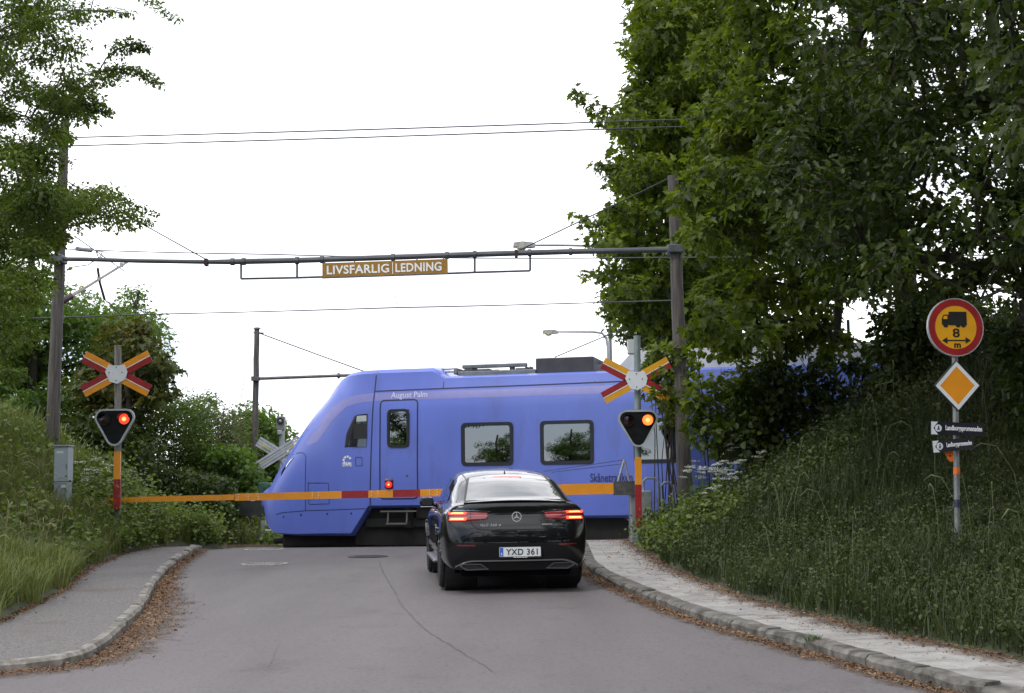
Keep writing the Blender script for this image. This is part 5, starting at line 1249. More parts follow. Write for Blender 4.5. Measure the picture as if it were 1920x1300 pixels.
def clump_leaves(LV, c, r, n, size, T, flat=.55, droop=.25, rng=RNG, upw=.75, axis_=None):
    d = nrmz(rng.normal(size=(n, 3))); rad = r*rng.random(n)**.45
    off = d*rad[:, None]; off[:, 2] *= flat
    if axis_ is not None: off += np.outer(rng.uniform(-1, 1, n), axis_)
    Cn = np.asarray(c)[None, :]+off
    Nv = rng.normal(size=(n, 3))*.55 + np.array([0, 0, upw]) + d*.35
    Dv = d*.8 + rng.normal(size=(n, 3))*.5 + np.array([0, 0, -droop])
    LV.add(leaf_arrays(Cn, Nv, Dv, size*rng.uniform(.45, 1.35, n), T, .28, .30))
def inpoly(x, y, P_):
    c = False; n = len(P_); j = n-1
    for i in range(n):
        if (P_[i][1] > y) != (P_[j][1] > y) and x < (P_[j][0]-P_[i][0])*(y-P_[i][1])/(P_[j][1]-P_[i][1])+P_[i][0]: c = not c
        j = i
    return c
def sample_poly(P_, n, Y0, Y1, holes=(), sep=0.0, rng=rnd, hmin=.25):
    xs = [p[0] for p in P_]; ys_ = [p[1] for p in P_]; out_ = []; tries = 0
    while len(out_) < n and tries < n*60:
        tries += 1; px, py = rng.uniform(min(xs), max(xs)), rng.uniform(min(ys_), max(ys_))
        if not inpoly(px, py, P_): continue
        if any(((px-h[0])/h[2])**2+((py-h[1])/h[3])**2 < 1 for h in holes): continue
        p = at(px, py, rng.uniform(Y0, Y1))
        if p.z < float(H(p.x, p.y))+hmin: continue
        if sep and any((p-q_).length < sep for q_ in out_): continue
        out_.append(p)
    return out_
bark = P('dark_bark', (.035, .030, .024), .9, var=.5, scale=7, bump=.6, stretch=(3, 3, .6))
def skeleton(mb, base, fork, top, tips, r_base, sway=.12, twig=.008):
    """trunk from base to top, then every tip joined to the nearest wood lower and nearer the trunk; radii from what each limb carries"""
    nodes = []; par = []
    n = 9
    for i in range(n+1):
        t = i/n; p = base.lerp(top, t) + V((rnd.uniform(-1, 1), rnd.uniform(-1, 1), 0))*sway*(t if 0 < i else 0)
        nodes.append(p); par.append(i-1)
    ax = lambda p: (p-base.lerp(top, max(0, min(1, (p.z-base.z)/max(.1, top.z-base.z))))).length
    start = max(1, int(n*(fork.z-base.z)/max(.1, top.z-base.z)))
    for tp in sorted(tips, key=ax):
        best, bd = None, 1e9
        for i in range(start, len(nodes)):
            q_ = nodes[i]; d = (q_-tp).length + max(0, q_.z-tp.z)*.7 + .25*ax(q_)
            if d < bd: bd, best = d, i
        a = nodes[best]; L_ = (tp-a).length; k = max(2, int(L_/.5)); prev = best
        for i in range(1, k+1):
            t = i/k; p = a.lerp(tp, t) + V((0, 0, math.sin(math.pi*t)*L_*.10)) + V((rnd.uniform(-1, 1), rnd.uniform(-1, 1), rnd.uniform(-1, 1)))*.05*L_*(1-t)
            nodes.append(p); par.append(prev); prev = len(nodes)-1
    cnt_ = [0]*len(nodes)
    ch = [[] for _ in nodes]
    for i, p in enumerate(par):
        if p >= 0: ch[p].append(i)
    for i in range(len(nodes)-1, -1, -1): cnt_[i] = max(1, sum(cnt_[c] for c in ch[i]))
    tot = cnt_[0]
    rad = [max(twig, r_base*(c/tot)**.5) for c in cnt_]
    for i in range(n+1): rad[i] = max(rad[i], r_base*(1-.55*i/n)*(1.25 if i == 0 else 1))
    for i, p in enumerate(par):
        if p >= 0:
            big = rad[i] > .05
            mb.tube([nodes[p], nodes[i]], [min(rad[p], rad[i]*1.5), rad[i]], 9 if big else 4, caps=False)
    return nodes, par
def boughs(poly, n, Y0, Y1, holes, sep, spread):
    cs = sample_poly(poly, max(3, n//9), Y0, Y1, holes, spread*.8); out_ = []; tries = 0
    while len(out_) < n and tries < n*40:
        tries += 1; c = cs[tries % len(cs)] if rnd.random() < .86 else None
        if c is None: p = sample_poly(poly, 1, Y0, Y1, holes)[0]
        else: p = c + V((rnd.gauss(0, spread*.62), rnd.gauss(0, spread*.62), rnd.gauss(0, spread*.30)))
        x, y = proj(p)
        if not inpoly(x, y, poly) or any(((x-h[0])/h[2])**2+((y-h[1])/h[3])**2 < 1 for h in holes): continue
        if p.z < float(H(p.x, p.y))+.3 or not (Y0-.4 < p.y < Y1+.4): continue
        if any((p-q_).length < sep for q_ in out_): continue
        out_.append(p)
    return out_
def tree(name, label, cat, base_xy, top, regions, r_base, leafmat_, T, size, per, group=None, holes=(), fork=.3, flat=.55, droop=.25, sep=.32, barkm=None, crown='crown', wispy=(), bspread=1.0):
    bz = float(H(*base_xy))-.2; base = V((base_xy[0], base_xy[1], bz))
    t = thing(name, label, cat, base, group)
    tips = []; sprays = []; LV = Leaves()
    for (poly, n, Y0, Y1, r) in regions:
        ps = boughs(poly, n, Y0, Y1, holes, sep, bspread)
        for p in ps: clump_leaves(LV, p, r*rnd.uniform(.7, 1.25), int(per*rnd.uniform(.6, 1.3)), size, T, flat, droop)
        tips += ps
    for pts, Y in wispy:                         # long sprays reaching out of the crown
        P3 = [at(x, y, Y) for x, y in pts]; L_ = sum((a-c).length for a, c in zip(P3, P3[1:])); path = []
        for a, c in zip(P3, P3[1:]): path += [a.lerp(c, i/6) for i in range(6)]
        path.append(P3[-1])
        for i, p in enumerate(path):
            f = i/len(path); clump_leaves(LV, p, .34*(1-.6*f)*max(.6, size/.1), int(per*(.17-.09*f)), size*.9, T, .6, droop)
        sprays.append(path); tips.append(path[0])
    mb = MB()
    for path in sprays: mb.tube(path, [.018*(1-.85*i/len(path)) for i in range(len(path))], 4, caps=False)
    skeleton(mb, base, base.lerp(top, fork), top, tips, r_base)
    mb.build('trunk', barkm or bark, t, smooth=True)
    LV.build(crown, leafmat_, t, kind='stuff')
    return t
# leaf materials; the shade and shaded ones have shade put into their colour
lf_maple = leafmat('maple_leaf', [(.024, .038, .008), (.054, .080, .013), (.10, .138, .020), (.165, .20, .032)], .44)
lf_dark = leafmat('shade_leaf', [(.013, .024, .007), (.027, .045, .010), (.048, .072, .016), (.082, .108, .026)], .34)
lf_thorn = leafmat('hawthorn_leaf', [(.026, .044, .010), (.052, .082, .016), (.088, .128, .024), (.13, .175, .036)], .40)
lf_light = leafmat('light_leaf', [(.035, .07, .016), (.06, .11, .022), (.09, .155, .03), (.12, .19, .04)], .36)
lf_copper = leafmat('copper_leaf', [(.028, .042, .010), (.050, .072, .015), (.080, .095, .020), (.12, .088, .024)], .34, tcol=(1.6, 1.5, .5))
lf_bush = leafmat('bush_leaf', [(.034, .056, .017), (.060, .096, .025), (.095, .145, .036), (.13, .18, .055)], .34)
lf_weed = leafmat('weed_leaf', [(.042, .066, .012), (.08, .12, .020), (.12, .17, .030), (.165, .22, .05)], .3)
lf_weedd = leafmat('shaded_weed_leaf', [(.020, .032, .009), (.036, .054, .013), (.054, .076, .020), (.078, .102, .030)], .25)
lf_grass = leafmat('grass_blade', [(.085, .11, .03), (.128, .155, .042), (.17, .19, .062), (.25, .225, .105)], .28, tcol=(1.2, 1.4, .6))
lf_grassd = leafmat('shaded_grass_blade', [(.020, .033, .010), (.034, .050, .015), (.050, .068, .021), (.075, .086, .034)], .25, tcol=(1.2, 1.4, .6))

# 1. leaning tree at the left edge of the road, small leaves, trunk outside the picture
P1 = [(-420, -320), (200, -300), (235, -60), (228, 20), (205, 80), (222, 120), (190, 165), (185, 215), (128, 225), (130, 275), (105, 330), (140, 350), (235, 372), (225, 420), (140, 430), (105, 470), (85, 540), (50, 600), (20, 720), (-60, 780), (-420, 600)]
tree('hawthorn_tree', 'small-leaved tree leaning in from the left edge above the grass bank', 'tree', (-9.6, 20.5), at(-230, -250, 20), [(P1, 500, 17.5, 23, .36), ([(40, 170), (135, 195), (130, 250), (112, 300), (108, 340), (140, 370), (128, 450), (60, 500), (30, 400)], 38, 18, 22, .34)], .15, lf_thorn, OVAL, .062, 300, None,
     holes=((75, 130, 26, 16), (95, 215, 24, 12), (150, 265, 20, 22), (30, 118, 14, 10), (60, 330, 20, 12), (35, 240, 12, 10)), sep=.2, flat=.5, bspread=.8,
     wispy=(([(190, -40), (260, -10), (330, 36)], 19.5), ([(170, 20), (245, 25)], 20), ([(185, 135), (235, 128), (270, 138), (302, 160)], 19), ([(150, 195), (180, 200), (208, 212)], 19), ([(215, 95), (250, 82), (275, 92)], 19), ([(120, 400), (165, 355), (220, 372), (292, 402)], 19.5), ([(150, 420), (230, 398), (280, 418)], 20)))
# 2. trees behind the left pole
tree('lime_tree', 'bright green tree behind the left wooden pole', 'tree', (at(70, 800, 36).x, 36), at(60, 470, 36), [([(-120, 430), (20, 480), (110, 520), (150, 560), (205, 585), (205, 680), (170, 800), (140, 900), (-120, 930)], 210, 34, 39, .62)], .2, lf_light, LOBED, .15, 130, None, sep=.35)
tree('birch_tree', 'slender airy tree whose thin top rises behind the left diagonal cross', 'tree', (at(205, 850, 40).x, 40), at(258, 545, 40), [([(150, 600), (215, 575), (245, 545), (258, 538), (268, 570), (290, 590), (310, 640), (290, 690), (180, 700)], 80, 38.5, 41.5, .5)], .1, lf_light, OVAL, .12, 70, None, sep=.3, wispy=(([(240, 600), (256, 560), (258, 540)], 40), ([(270, 640), (310, 655), (326, 660)], 40)))
tree('copper_maple', 'maple with bronze-tinted leaves behind the left crossing signal', 'tree', (at(235, 880, 33.5).x, 33.5), at(240, 610, 33.5), [([(215, 610), (262, 605), (285, 640), (318, 685), (322, 720), (300, 755), (250, 790), (160, 800), (150, 720), (190, 650)], 95, 32.8, 35.5, .42)], .09, lf_copper, MAPLE, .16, 60, None, sep=.28)
def bush(name, label, px, py0, Y, poly, n, r, lm, T, size, per, cat='bush', group=None, sep=.3, dY=2.2, nst=5, **k):
    b = at(px, py0, Y); gz_ = float(H(b.x, Y))
    t = thing(name, label, cat, (b.x, Y, gz_), group); tips = sample_poly(poly, n, Y-dY/2, Y+dY/2, (), sep, hmin=.1); LV = Leaves()
    for p in tips: clump_leaves(LV, p, r*rnd.uniform(.7, 1.25), int(per*rnd.uniform(.6, 1.3)), size, T, .7, .15)
    mb = MB()
    for p in tips[::3]:
        a = V((b.x+rnd.uniform(-.3, .3)+(p.x-b.x)*.35, Y+rnd.uniform(-.3, .3), gz_-.1)); m = a.lerp(p, .6)+V((rnd.uniform(-.1, .1), 0, .15)); mb.tube([a, m, p], [.016, .012, .005], 4, caps=False)
    mb.build('stem', bark, t); LV.build('foliage', lm, t, kind='stuff'); return t
bush('shrub', 'dark shrub under the bronze-leaved maple', 190, 900, 33.2, [(120, 780), (270, 790), (280, 860), (260, 935), (120, 935)], 70, .45, lf_dark, ROUND, .11, 110)
bush('shrub', 'rounded shrub to the right of the left crossing signal', 310, 930, 36.5, [(255, 800), (300, 760), (340, 745), (375, 765), (390, 850), (380, 950), (255, 950)], 105, .5, lf_bush, OVAL, .10, 130)
bush('shrub', 'tall bramble thicket with bare twigs in the middle of the far hedge', 420, 930, 38.5, [(345, 750), (385, 742), (430, 775), (460, 800), (470, 850), (470, 960), (350, 960)], 115, .5, lf_bush, OVAL, .10, 120)
bush('shrub', 'leafy shrub behind the far capped pole', 485, 930, 41, [(450, 790), (468, 760), (490, 770), (520, 800), (548, 820), (545, 950), (450, 950)], 85, .5, lf_light, ROUND, .12, 100)
bush('shrub', 'low bright shrub in front of the capped pole near the train nose', 440, 960, 36, [(390, 850), (440, 840), (470, 860), (480, 900), (480, 945), (390, 945)], 62, .4, lf_light, ROUND, .11, 100)
bush('shrub', 'deep green low shrub behind the left end of the barrier', 330, 960, 33.5, [(250, 870), (330, 890), (420, 900), (440, 985), (250, 985)], 80, .38, lf_dark, ROUND, .10, 100)
# bare tangle of dry twigs over the hedge
mb = MB()
for i in range(90):
    a = at(rnd.uniform(355, 455), rnd.uniform(760, 850), 37.4); d = V((rnd.gauss(.2, .5), rnd.gauss(0, .3), rnd.gauss(.1, .5))); mb.tube([a, a+d*.5, a+d+V((0, 0, -.2))], [.010, .008, .004], 3, caps=False)
tag(mb.build('dry_twigs', P('dry_twig', (.16, .13, .10), .9, var=.3)), 'tangle of dry grey twigs over the far hedge', 'twigs', kind='stuff')
# 3. maples: one beyond the track rising behind the gantry pole, one on the right bank
P3 = [(1230, -260), (1222, -40), (1205, 20), (1202, 70), (1188, 120), (1182, 178), (1160, 235), (1172, 300), (1165, 340), (1150, 400), (1128, 440), (1132, 490), (1150, 520), (1162, 560), (1180, 600), (1225, 628), (1300, 650), (1400, 650), (1430, 400), (1420, -260)]
HOL = ((1600, 55, 40, 42), (1622, 95, 30, 26), (1500, 150, 38, 26), (1440, 60, 28, 18), (1425, 160, 26, 18), (1775, 118, 28, 18), (1830, 140, 26, 24), (1560, 100, 24, 16), (1330, 35, 20, 15), (1500, 20, 18, 14), (1345, 130, 18, 14), (1390, 110, 14, 12), (1300, 215, 14, 10))
tree('maple_tree', 'large bright maple beyond the track rising behind the right wooden pole', 'tree', (at(1224, 650, 35).x, 35), at(1300, -220, 35), [(P3, 560, 31.5, 38, .62)], .22, lf_maple, MAPLE, .175, 105, None, holes=HOL, bspread=1.5, sep=.36,
     wispy=(([(1210, 90), (1200, 40), (1196, 15)], 34), ([(1200, 250), (1150, 215), (1105, 205), (1078, 168)], 34), ([(1190, 330), (1150, 325), (1118, 308)], 34), ([(1200, 440), (1130, 430), (1085, 405)], 34), ([(1190, 500), (1140, 520), (1100, 515)], 34), ([(1210, 600), (1165, 600), (1135, 585)], 34)))
P3b = [(1300, -260), (1330, 40), (1300, 200), (1330, 300), (1245, 380), (1300, 430), (1330, 560), (1310, 640), (1400, 660), (1460, 655), (1600, 655), (1680, 500), (1700, 250), (1690, -260)]
tree('maple_tree', 'broad maple on the right bank in front of the train, right of the wooden pole', 'tree', (6.7, 21.6), at(1560, -220, 22.5), [(P3b, 500, 19.5, 25.2, .42)], .20, lf_maple, MAPLE, .13, 88, None, holes=HOL, bspread=1.0, sep=.25)
P4 = [(1560, -260), (1520, 40), (1470, 200), (1440, 330), (1470, 470), (1560, 560), (1700, 640), (1830, 600), (1960, 560), (2350, 600), (2400, -260)]
P4b = [(1790, -900), (1800, 40), (1850, 180), (1880, 300), (1930, 420), (2100, 520), (2900, 500), (3200, -900)]  # boughs mostly out of view, added to shade the right bank
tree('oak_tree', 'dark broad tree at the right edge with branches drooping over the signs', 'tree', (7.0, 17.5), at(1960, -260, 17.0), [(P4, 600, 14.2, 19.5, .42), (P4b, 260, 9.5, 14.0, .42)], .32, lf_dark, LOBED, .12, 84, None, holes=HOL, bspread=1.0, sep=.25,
     wispy=(([(1760, 250), (1680, 290), (1625, 345)], 15), ([(1700, 330), (1600, 380), (1560, 430)], 15.5), ([(1840, 560), (1720, 500), (1660, 545)], 15)))
# tree far behind the train
tree('lime_tree', 'small distant tree showing behind the train between the lamp and the maple', 'tree', (at(1222, 700, 42).x, 42), at(1225, 520, 42), [([(1150, 560), (1190, 520), (1300, 500), (1330, 600), (1290, 670), (1240, 640), (1200, 650), (1150, 610)], 110, 40, 44, .6)], .22, lf_dark, OVAL, .15, 110, None, sep=.4)
# shrubs on the right bank in front of the train
bush('elder_bush', 'elder bush in front of the train beside the right crossing signal', 1330, 880, 24.2, [(1300, 660), (1330, 640), (1420, 660), (1450, 700), (1450, 790), (1400, 850), (1330, 850), (1300, 800)], 42, .32, lf_maple, ROUND, .12, 55, sep=.2, dY=1.6)
bush('elder_bush', 'sapling leaves around the right crossing signal in front of the train', 1262, 900, 26.1, [(1205, 690), (1222, 655), (1265, 650), (1300, 650), (1300, 800), (1265, 812), (1240, 790), (1228, 760), (1215, 735)], 46, .22, lf_maple, MAPLE, .13, 26, sep=.16, dY=.8)
bush('elder_bush', 'thin leafy spray hanging over the right signal lamp', 1250, 900, 24.45, [(1222, 700), (1262, 690), (1270, 760), (1240, 790), (1228, 760)], 9, .12, lf_maple, MAPLE, .12, 12, sep=.1, dY=.3)
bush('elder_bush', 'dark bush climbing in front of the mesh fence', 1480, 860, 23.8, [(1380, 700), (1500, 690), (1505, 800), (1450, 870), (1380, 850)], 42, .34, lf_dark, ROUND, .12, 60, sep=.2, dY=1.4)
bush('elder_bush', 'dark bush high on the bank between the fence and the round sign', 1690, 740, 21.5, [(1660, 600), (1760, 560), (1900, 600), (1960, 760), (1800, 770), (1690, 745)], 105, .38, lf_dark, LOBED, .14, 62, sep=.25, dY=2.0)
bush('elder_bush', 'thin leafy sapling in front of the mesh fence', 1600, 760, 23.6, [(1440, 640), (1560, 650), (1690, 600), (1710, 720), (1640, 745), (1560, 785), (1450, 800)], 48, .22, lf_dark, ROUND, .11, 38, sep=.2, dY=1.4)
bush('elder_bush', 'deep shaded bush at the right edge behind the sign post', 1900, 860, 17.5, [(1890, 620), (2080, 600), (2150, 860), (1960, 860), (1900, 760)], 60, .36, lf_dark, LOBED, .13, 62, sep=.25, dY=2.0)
bush('shrub', 'small bluish-dark shrub low at the pavement edge near the right wooden pole', 1335, 1040, 21.5, [(1312, 960), (1345, 950), (1372, 975), (1368, 1040), (1318, 1040)], 26, .2, lf_dark, LOBED, .10, 50, sep=.1, dY=.5)

# grasses: curved blades scattered over the banks
def blades(name, n, fn, lm, h0, h1, w, lean=.45, seed=5):
    r = np.random.default_rng(seed); P_ = fn(r, n); n = len(P_)
    cl = .55+.75*np.clip(.5+.6*_noise(P_[:, 0], P_[:, 1], 1.1, seed+1), 0, 1)
    h = r.uniform(h0, h1, n)*cl; a = r.uniform(0, 6.283, n); ln = np.abs(r.normal(0, lean, n))*h
    wx = np.stack([np.cos(a+1.57), np.sin(a+1.57), np.zeros(n)], 1)*(w*r.uniform(.6, 1.3, n))[:, None]
    dr = np.stack([np.cos(a), np.sin(a), np.zeros(n)], 1)*ln[:, None]; up = np.zeros((n, 3)); up[:, 2] = h
    v = np.stack([P_-wx, P_+wx, P_+dr*.30+up*.55+wx*.8, P_+dr*.30+up*.55-wx*.8, P_+dr*.75+up*.88+wx*.45, P_+dr*.75+up*.88-wx*.45, P_+dr*1.15+up*.97], 1)
    base = (np.arange(n)*7)[:, None]; per = np.array([0, 1, 2, 3, 3, 2, 4, 5, 5, 4, 6])
    return rawmesh(name, v.reshape(-1, 3), (base+per).ravel(), np.tile([4, 4, 3], n), lm, kind='stuff')
def scatter(x0, x1, y0, y1, dens_fn, near=1.0):
    def f(r, n):
        # more blades where the bank is near, so density reads evenly
        X = r.uniform(x0, x1, n*3); Y = r.uniform(y0, y1, n*3); p = dens_fn(X, Y); k = r.random(n*3) < p
        X, Y = X[k][:n], Y[k][:n]; return np.stack([X, Y, H(X, Y)], 1)
    return f
def edL(X, Y): return np.interp(Y, LOy, LOx)-X
def edR(X, Y): return X-np.interp(Y, ROy, ROx)
tdm = lambda X, Y: np.clip((np.abs(track_dist(X, Y))-1.9)/.6, 0, 1)
jit = lambda X, Y: .12*_noise(X, Y, 3.5, 9)
tag(blades('grass', 85000, scatter(-13.5, -4.5, 12, 30, lambda X, Y: (edL(X, Y)+jit(X, Y) > .05)*np.clip(1.4-edL(X, Y)/5, .15, 1)*tdm(X, Y)), lf_grass, .22, .60, .006, .6, 5), 'tall grass on the left bank')
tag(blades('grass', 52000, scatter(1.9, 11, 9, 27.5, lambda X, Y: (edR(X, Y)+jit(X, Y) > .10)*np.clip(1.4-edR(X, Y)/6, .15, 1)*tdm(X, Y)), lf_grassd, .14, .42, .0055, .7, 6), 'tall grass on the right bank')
tag(blades('grass', 26000, scatter(-16, -4, 27, 46, lambda X, Y: (edL(X, Y) > .1)*tdm(X, Y)), lf_grass, .25, .6, .010, .4, 7), 'grass beyond the crossing')
# seed heads: pale stalks standing over the grass
def stalks(name, n, fn, lm, seed):
    r = np.random.default_rng(seed); P_ = fn(r, n); mb = MB()
    for p in P_:
        h = rnd.uniform(.6, 1.0); a = rnd.uniform(0, 6.28); d = V((math.cos(a), math.sin(a), 0))*h*rnd.uniform(.1, .5); b0 = V(p)
        q_ = [b0, b0+d*.25+V((0, 0, h*.6)), b0+d*.7+V((0, 0, h*.93)), b0+d*1.15+V((0, 0, h*.97)), b0+d*1.5+V((0, 0, h*.88))]
        mb.tube(q_, [.003, .0025, .003, .007, .002], 3, caps=False)
    return tag(mb.build(name, lm), kind='stuff')
straw = P('straw', (.24, .22, .11), .8, var=.25); strawd = P('shaded_straw', (.12, .125, .06), .8, var=.25)  # darker straw has the right bank's shade in its colour
stalks('grass_stalks', 260, scatter(-10, -4.8, 12.5, 25, lambda X, Y: (edL(X, Y) > .2)*1.0), straw, 21)
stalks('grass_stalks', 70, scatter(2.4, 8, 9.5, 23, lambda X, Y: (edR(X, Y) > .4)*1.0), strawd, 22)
# broad-leaved weeds
def weeds(name, n, fn, lm, size, per, hh_, seed, T=ROUND):
    r = np.random.default_rng(seed); P_ = fn(r, n); LV = Leaves()
    for p in P_:
        h = rnd.uniform(.4, 1)*hh_; c = np.array([p[0], p[1], p[2]+h*.55]); k = int(per*rnd.uniform(.6, 1.3))
        off = RNG.normal(size=(k, 3))*np.array([h*.26, h*.26, h*.28]); Cn = c+off
        Cn[:, 2] = np.maximum(Cn[:, 2], p[2]+.02)
        LV.add(leaf_arrays(Cn, RNG.normal(size=(k, 3))*.5+np.array([0, -.25, .8]), RNG.normal(size=(k, 3))+np.array([0, 0, .1]), size*RNG.uniform(.5, 1.25, k), T))
    return LV.build(name, lm, kind='stuff')
weeds('ground_weeds', 380, scatter(-12, -6.2, 20, 31, lambda X, Y: (edL(X, Y)+jit(X, Y) > .1)*tdm(X, Y)), lf_weed, .085, 46, .55, 31)
weeds('ground_weeds', 60, scatter(-8.2, -6.9, 24.2, 26.2, lambda X, Y: (edL(X, Y) > -.1)*1.0), lf_weed, .07, 46, .85, 37)
weeds('ground_weeds', 260, scatter(-9, -4.6, 12.5, 22, lambda X, Y: (edL(X, Y)+jit(X, Y) > .15)*1.0), lf_weed, .06, 26, .35, 32, OVAL)
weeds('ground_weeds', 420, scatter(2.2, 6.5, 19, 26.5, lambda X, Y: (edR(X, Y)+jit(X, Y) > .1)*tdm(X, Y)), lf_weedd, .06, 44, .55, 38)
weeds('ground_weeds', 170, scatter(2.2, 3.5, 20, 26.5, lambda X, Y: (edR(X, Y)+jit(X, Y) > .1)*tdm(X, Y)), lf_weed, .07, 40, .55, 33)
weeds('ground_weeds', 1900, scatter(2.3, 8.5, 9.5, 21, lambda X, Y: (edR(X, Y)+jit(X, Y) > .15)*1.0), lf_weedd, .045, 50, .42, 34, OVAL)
weeds('ground_weeds', 240, scatter(-8.6, -5.9, 26.2, 29.6, lambda X, Y: (edL(X, Y) > .05)*1.0), lf_weed, .08, 46, .85, 36)
weeds('ground_weeds', 420, scatter(-16, -4.5, 32.5, 40, lambda X, Y: (edL(X, Y) > -3)*tdm(X, Y)), lf_weed, .10, 44, .8, 35)
# cow parsley: stems with flat white umbels
petal = P('white_blossom', (.62, .64, .58), .7, var=.12, scale=30)
stemg = P('green_stem', (.06, .10, .03), .7, var=.2)
def parsley(px, py, Y, h, label, group):
    b0 = at(px, py, Y); gz_ = float(H(b0.x, Y)); b0.z = gz_
    topz = at(px, py, Y).z; h = max(h, topz-gz_)
    t = thing('cow_parsley', label, 'flower', b0, group); mb = MB(); ums = []
    for k in range(rnd.randint(3, 5)):
        a = rnd.uniform(0, 6.28); d = V((math.cos(a), math.sin(a), 0))*rnd.uniform(.03, .20); tp = b0+V((d.x, d.y, h*rnd.uniform(.8, 1.02)))
        mb.tube([b0+V((0, 0, -.05)), b0+d*.3+V((0, 0, h*.5)), tp-V((0, 0, .05))], [.006, .005, .003], 4, caps=False)
        LV = Leaves(); ums.append(LV)
        for m in range(7):
            aa = 6.28*m/7+rnd.random(); rr_ = rnd.uniform(.03, .075); e = tp+V((math.cos(aa)*rr_, math.sin(aa)*rr_, rnd.uniform(-.008, .012)))
            mb.tube([tp-V((0, 0, .05)), e], [.002, .0015], 3, caps=False)
            n = 12; C_ = np.array(e)+RNG.normal(size=(n, 3))*np.array([.015, .015, .005])
            LV.add(leaf_arrays(C_, RNG.normal(size=(n, 3))*.4+np.array([0, -.2, 1]), RNG.normal(size=(n, 3)), RNG.uniform(.013, .024, n), SIMPLE))
    mb.build('stem', stemg, t); [u_.build('umbel', petal, t) for u_ in ums]
    LV = Leaves(); n = 26; C_ = np.array(b0)+RNG.normal(size=(n, 3))*np.array([.12, .12, .12])+np.array([0, 0, h*.35]); LV.add(leaf_arrays(C_, RNG.normal(size=(n, 3))*.5+np.array([0, 0, 1]), RNG.normal(size=(n, 3)), RNG.uniform(.05, .10, n), LOBED)); LV.build('leaf', lf_weed, t, kind='stuff')
for px, py in ((1296, 862), (1310, 858), (1332, 868), (1362, 830), (1385, 818), (1300, 885), (1318, 880), (1375, 870), (1352, 866), (1420, 862), (1345, 900), (1392, 895), (1372, 905), (1450, 895), (1332, 935), (1366, 930), (1416, 880)):
    parsley(px, py, rnd.uniform(22.0, 24.2), .6, 'cow parsley with white umbels on the bank beside the right wooden pole', 'cow parsley beside the right pole')
for px, py in ((152, 868), (165, 880), (178, 872), (190, 900), (172, 905), (160, 895), (186, 885), (202, 910)):
    parsley(px, py, rnd.uniform(25.6, 27), .6, 'cow parsley with white umbels between the utility cabinet and the left signal', 'cow parsley beside the cabinet')

# leaf litter along the kerbs: thousands of small dry flakes
litter_m = leafmat('dry_litter', [(.10, .05, .028), (.16, .085, .045), (.24, .14, .075), (.34, .24, .14)], .05, .8, tcol=(1, 1, 1))
def litter(name, path, side, n, wfn, hfn, y0, y1, seed, size=.018, inner_off=0.0):
    r = np.random.default_rng(seed); pts = [p for p in path]; C_ = []
    idx_ = [i for i, p in enumerate(pts) if y0 <= p.y <= y1]
    for _ in range(n):
        i = idx_[r.integers(len(idx_))]; p = pts[i]; t = (pts[min(i+1, len(pts)-1)]-pts[max(i-1, 0)]).normalized(); nn = V((-t.y, t.x))*side
        w = wfn(p.y); d = abs(r.normal(0, .45))*w + inner_off + r.uniform(0, .02); x = p+nn*d+t*r.uniform(-.05, .05); C_.append((x.x, x.y, float(zroad(x.y))+hfn+r.uniform(.003, .018)))
    C_ = np.array(C_); m = len(C_)
    LV = Leaves(); LV.add(leaf_arrays(C_, RNG.normal(size=(m, 3))*.35+np.array([0, 0, 1]), RNG.normal(size=(m, 3)), size*np.exp(RNG.normal(-.1, .5, m)), SIMPLE)); return LV.build(name, litter_m, kind='stuff')
litter('leaf_litter', LKp[il0:], -1, 22000, lambda y: .18+.34*math.exp(-((y-14.5)/4)**2), 0.0, 9, 27.5, 41)
litter('leaf_litter', RKp, 1, 16000, lambda y: .20, 0.0, 7, 27, 42)
ROp = resample([V(p) for p in RO], .1); ROq = offset_path(ROp, -.20)
litter('leaf_litter', ROq, 1, 24000, lambda y: .34+.014*(y-8), KH, 8, 27.5, 43, .018, -.04)
LOp = resample([V(p) for p in LO], .1)
litter('leaf_litter', LOp, -1, 7000, lambda y: .16, KH, 11.5, 27, 44, .02, -.06)
litter('leaf_litter', ROp, 1, 1500, lambda y: .8, KH, 8, 27.5, 45, .018)
# film of brown dirt lying under the litter
def dirtmat():
    m = bpy.data.materials.new('litter_dirt'); m.use_nodes = True; t = m.node_tree; b_ = t.nodes['Principled BSDF']; n = t.nodes.new; l = t.links.new
    at_ = n('ShaderNodeAttribute'); at_.attribute_name = 'cover'; tcn = n('ShaderNodeTexCoord'); z = n('ShaderNodeTexNoise'); z.inputs['Scale'].default_value = 3.2; z.inputs['Detail'].default_value = 8; z.inputs['Roughness'].default_value = .7
    l(tcn.outputs['Object'], z.inputs['Vector']); a_ = n('ShaderNodeMath'); a_.operation = 'ADD'; l(at_.outputs['Fac'], a_.inputs[0]); l(z.outputs['Fac'], a_.inputs[1])
    r = n('ShaderNodeValToRGB'); r.color_ramp.elements[0].position = .78; r.color_ramp.elements[1].position = 1.0; r.color_ramp.elements[1].color = (.8, .8, .8, 1); s_ = n('ShaderNodeMath'); s_.operation = 'MULTIPLY'; s_.inputs[1].default_value = .72
    l(a_.outputs[0], s_.inputs[0]); l(s_.outputs[0], r.inputs['Fac']); l(r.outputs['Color'], b_.inputs['Alpha'])
    r2 = n('ShaderNodeValToRGB'); r2.color_ramp.elements[0].color = (.055, .034, .022, 1); r2.color_ramp.elements[1].color = (.15, .10, .065, 1); z2 = n('ShaderNodeTexNoise'); z2.inputs['Scale'].default_value = 40; l(tcn.outputs['Object'], z2.inputs['Vector']); l(z2.outputs['Fac'], r2.inputs['Fac']); l(r2.outputs['Color'], b_.inputs['Base Color'])
    b_.inputs['Roughness'].default_value = .95; return m
dm_ = dirtmat()
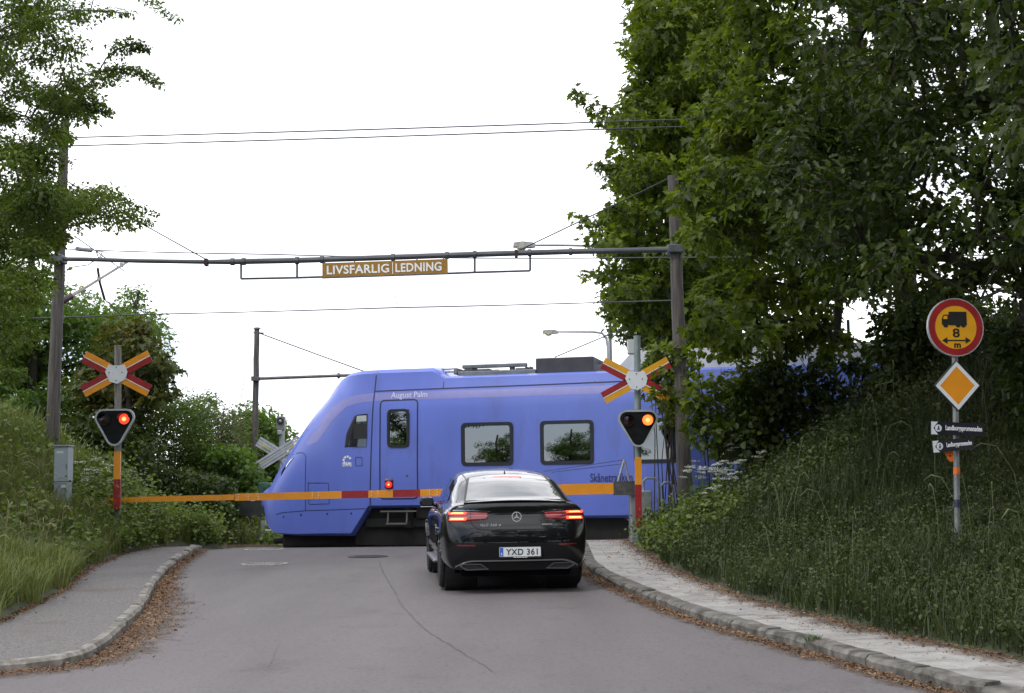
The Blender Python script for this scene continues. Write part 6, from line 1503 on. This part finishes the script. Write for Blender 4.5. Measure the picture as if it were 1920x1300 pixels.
def dirt(name, path, side, wfn, h, y0, y1):
    ks = [i for i, p in enumerate(path) if y0 <= p.y <= y1][::2]; vs = []; cov = []; fs = []
    for q_, k in enumerate(ks):
        p = path[k]; t = (path[min(k+1, len(path)-1)]-path[max(k-1, 0)]).normalized(); nn = V((-t.y, t.x))*side
        for j, (f, c) in enumerate(((-.02, .95), (.3, .75), (.65, .5), (1, .0))): x = p+nn*(f*wfn(p.y)); vs.append((x.x, x.y, float(zroad(x.y))+h+.003)); cov.append(c)
        if q_: o_ = len(vs)-8; fs += [(o_+j, o_+4+j, o_+5+j, o_+1+j) for j in range(3)]
    mb = MB(); mb.add(vs, fs); ob = mb.build(name, dm_); at_ = ob.data.attributes.new('cover', 'FLOAT', 'POINT'); at_.data.foreach_set('value', cov); tag(ob, kind='stuff')
dirt('dirt_film', LKp[il0:], -1, lambda y: .55+.55*math.exp(-((y-14.5)/4)**2), 0.0, 9, 28)
dirt('dirt_film', RKp, 1, lambda y: .5, 0.0, 7, 27)
dirt('dirt_film', ROq, 1, lambda y: .75, KH+.006, 8, 27)
# a tuft in the kerb joint and weeds on the kerb
g = ground(1525, 1200, KH); mb = MB()
for i in range(40):
    a = rnd.uniform(0, 6.28); d = V((math.cos(a), math.sin(a), 0))*rnd.uniform(.02, .09); b0 = V((g.x+rnd.uniform(-.06, .06), g.y+rnd.uniform(-.04, .04), g.z-.02)); mb.tube([b0, b0+d*.4+V((0, 0, .05)), b0+d+V((0, 0, rnd.uniform(.03, .08)))], [.004, .003, .001], 3, caps=False)
tag(mb.build('grass_tuft', stemg), 'little green tuft growing in a joint of the right kerb', 'grass', kind='stuff')

# ------------------------------------------------------------------ tree copies added out of view for dark reflections and shade
def twin(src, loc, rz, sc, label):
    c = src.copy(); COL.objects.link(c); c.location = (loc[0], loc[1], float(H(*loc))-.2); c.rotation_euler = (0, 0, rz); c.scale = (sc, sc, sc); c['label'] = label
    c['group'] = 'unseen trees added for reflections and shade'
    for ch in src.children: k = ch.copy(); COL.objects.link(k); k.parent = c
TRE = {o['label'][:5]: o for o in bpy.data.objects if o.type == 'EMPTY' and o.get('category') == 'tree'}
oak, mpl, haw, limeb = TRE['dark '], TRE['broad'], TRE['small'], TRE['brigh']
for s_, x, y, rz, sc, lab in ((oak, 11.5, 6.5, .4, 1.0, 'added unseen oak shading the right bank'), (oak, 10.5, -4, 1.9, 1.25, 'added unseen oak, second on the right'), (mpl, 8.5, -13, 2.6, 1.3, 'added unseen maple behind the oaks'), (oak, 5, -24, 3.4, 1.4, 'added unseen tall oak behind the camera'), (limeb, -3, -34, .8, 1.5, 'added unseen round lime behind the camera'), (mpl, -9, -26, 5.0, 1.2, 'added unseen maple, left behind the camera'), (limeb, 12, -30, 2.2, 1.6, 'added unseen tall lime behind the oak'),
        (limeb, -27, -40, 1.2, .8, 'added unseen low lime, first in the reflected row'), (limeb, -33, -43, 2.9, .82, 'added unseen low lime, second in the reflected row'), (limeb, -39, -42, 4.1, .78, 'added unseen low lime, third in the reflected row'), (limeb, -45, -38, 5.1, .82, 'added unseen low lime, fourth in the reflected row'), (limeb, -52, -34, .3, .8, 'added unseen low lime, last in the reflected row')):
    twin(s_, (x, y), rz, sc, lab)
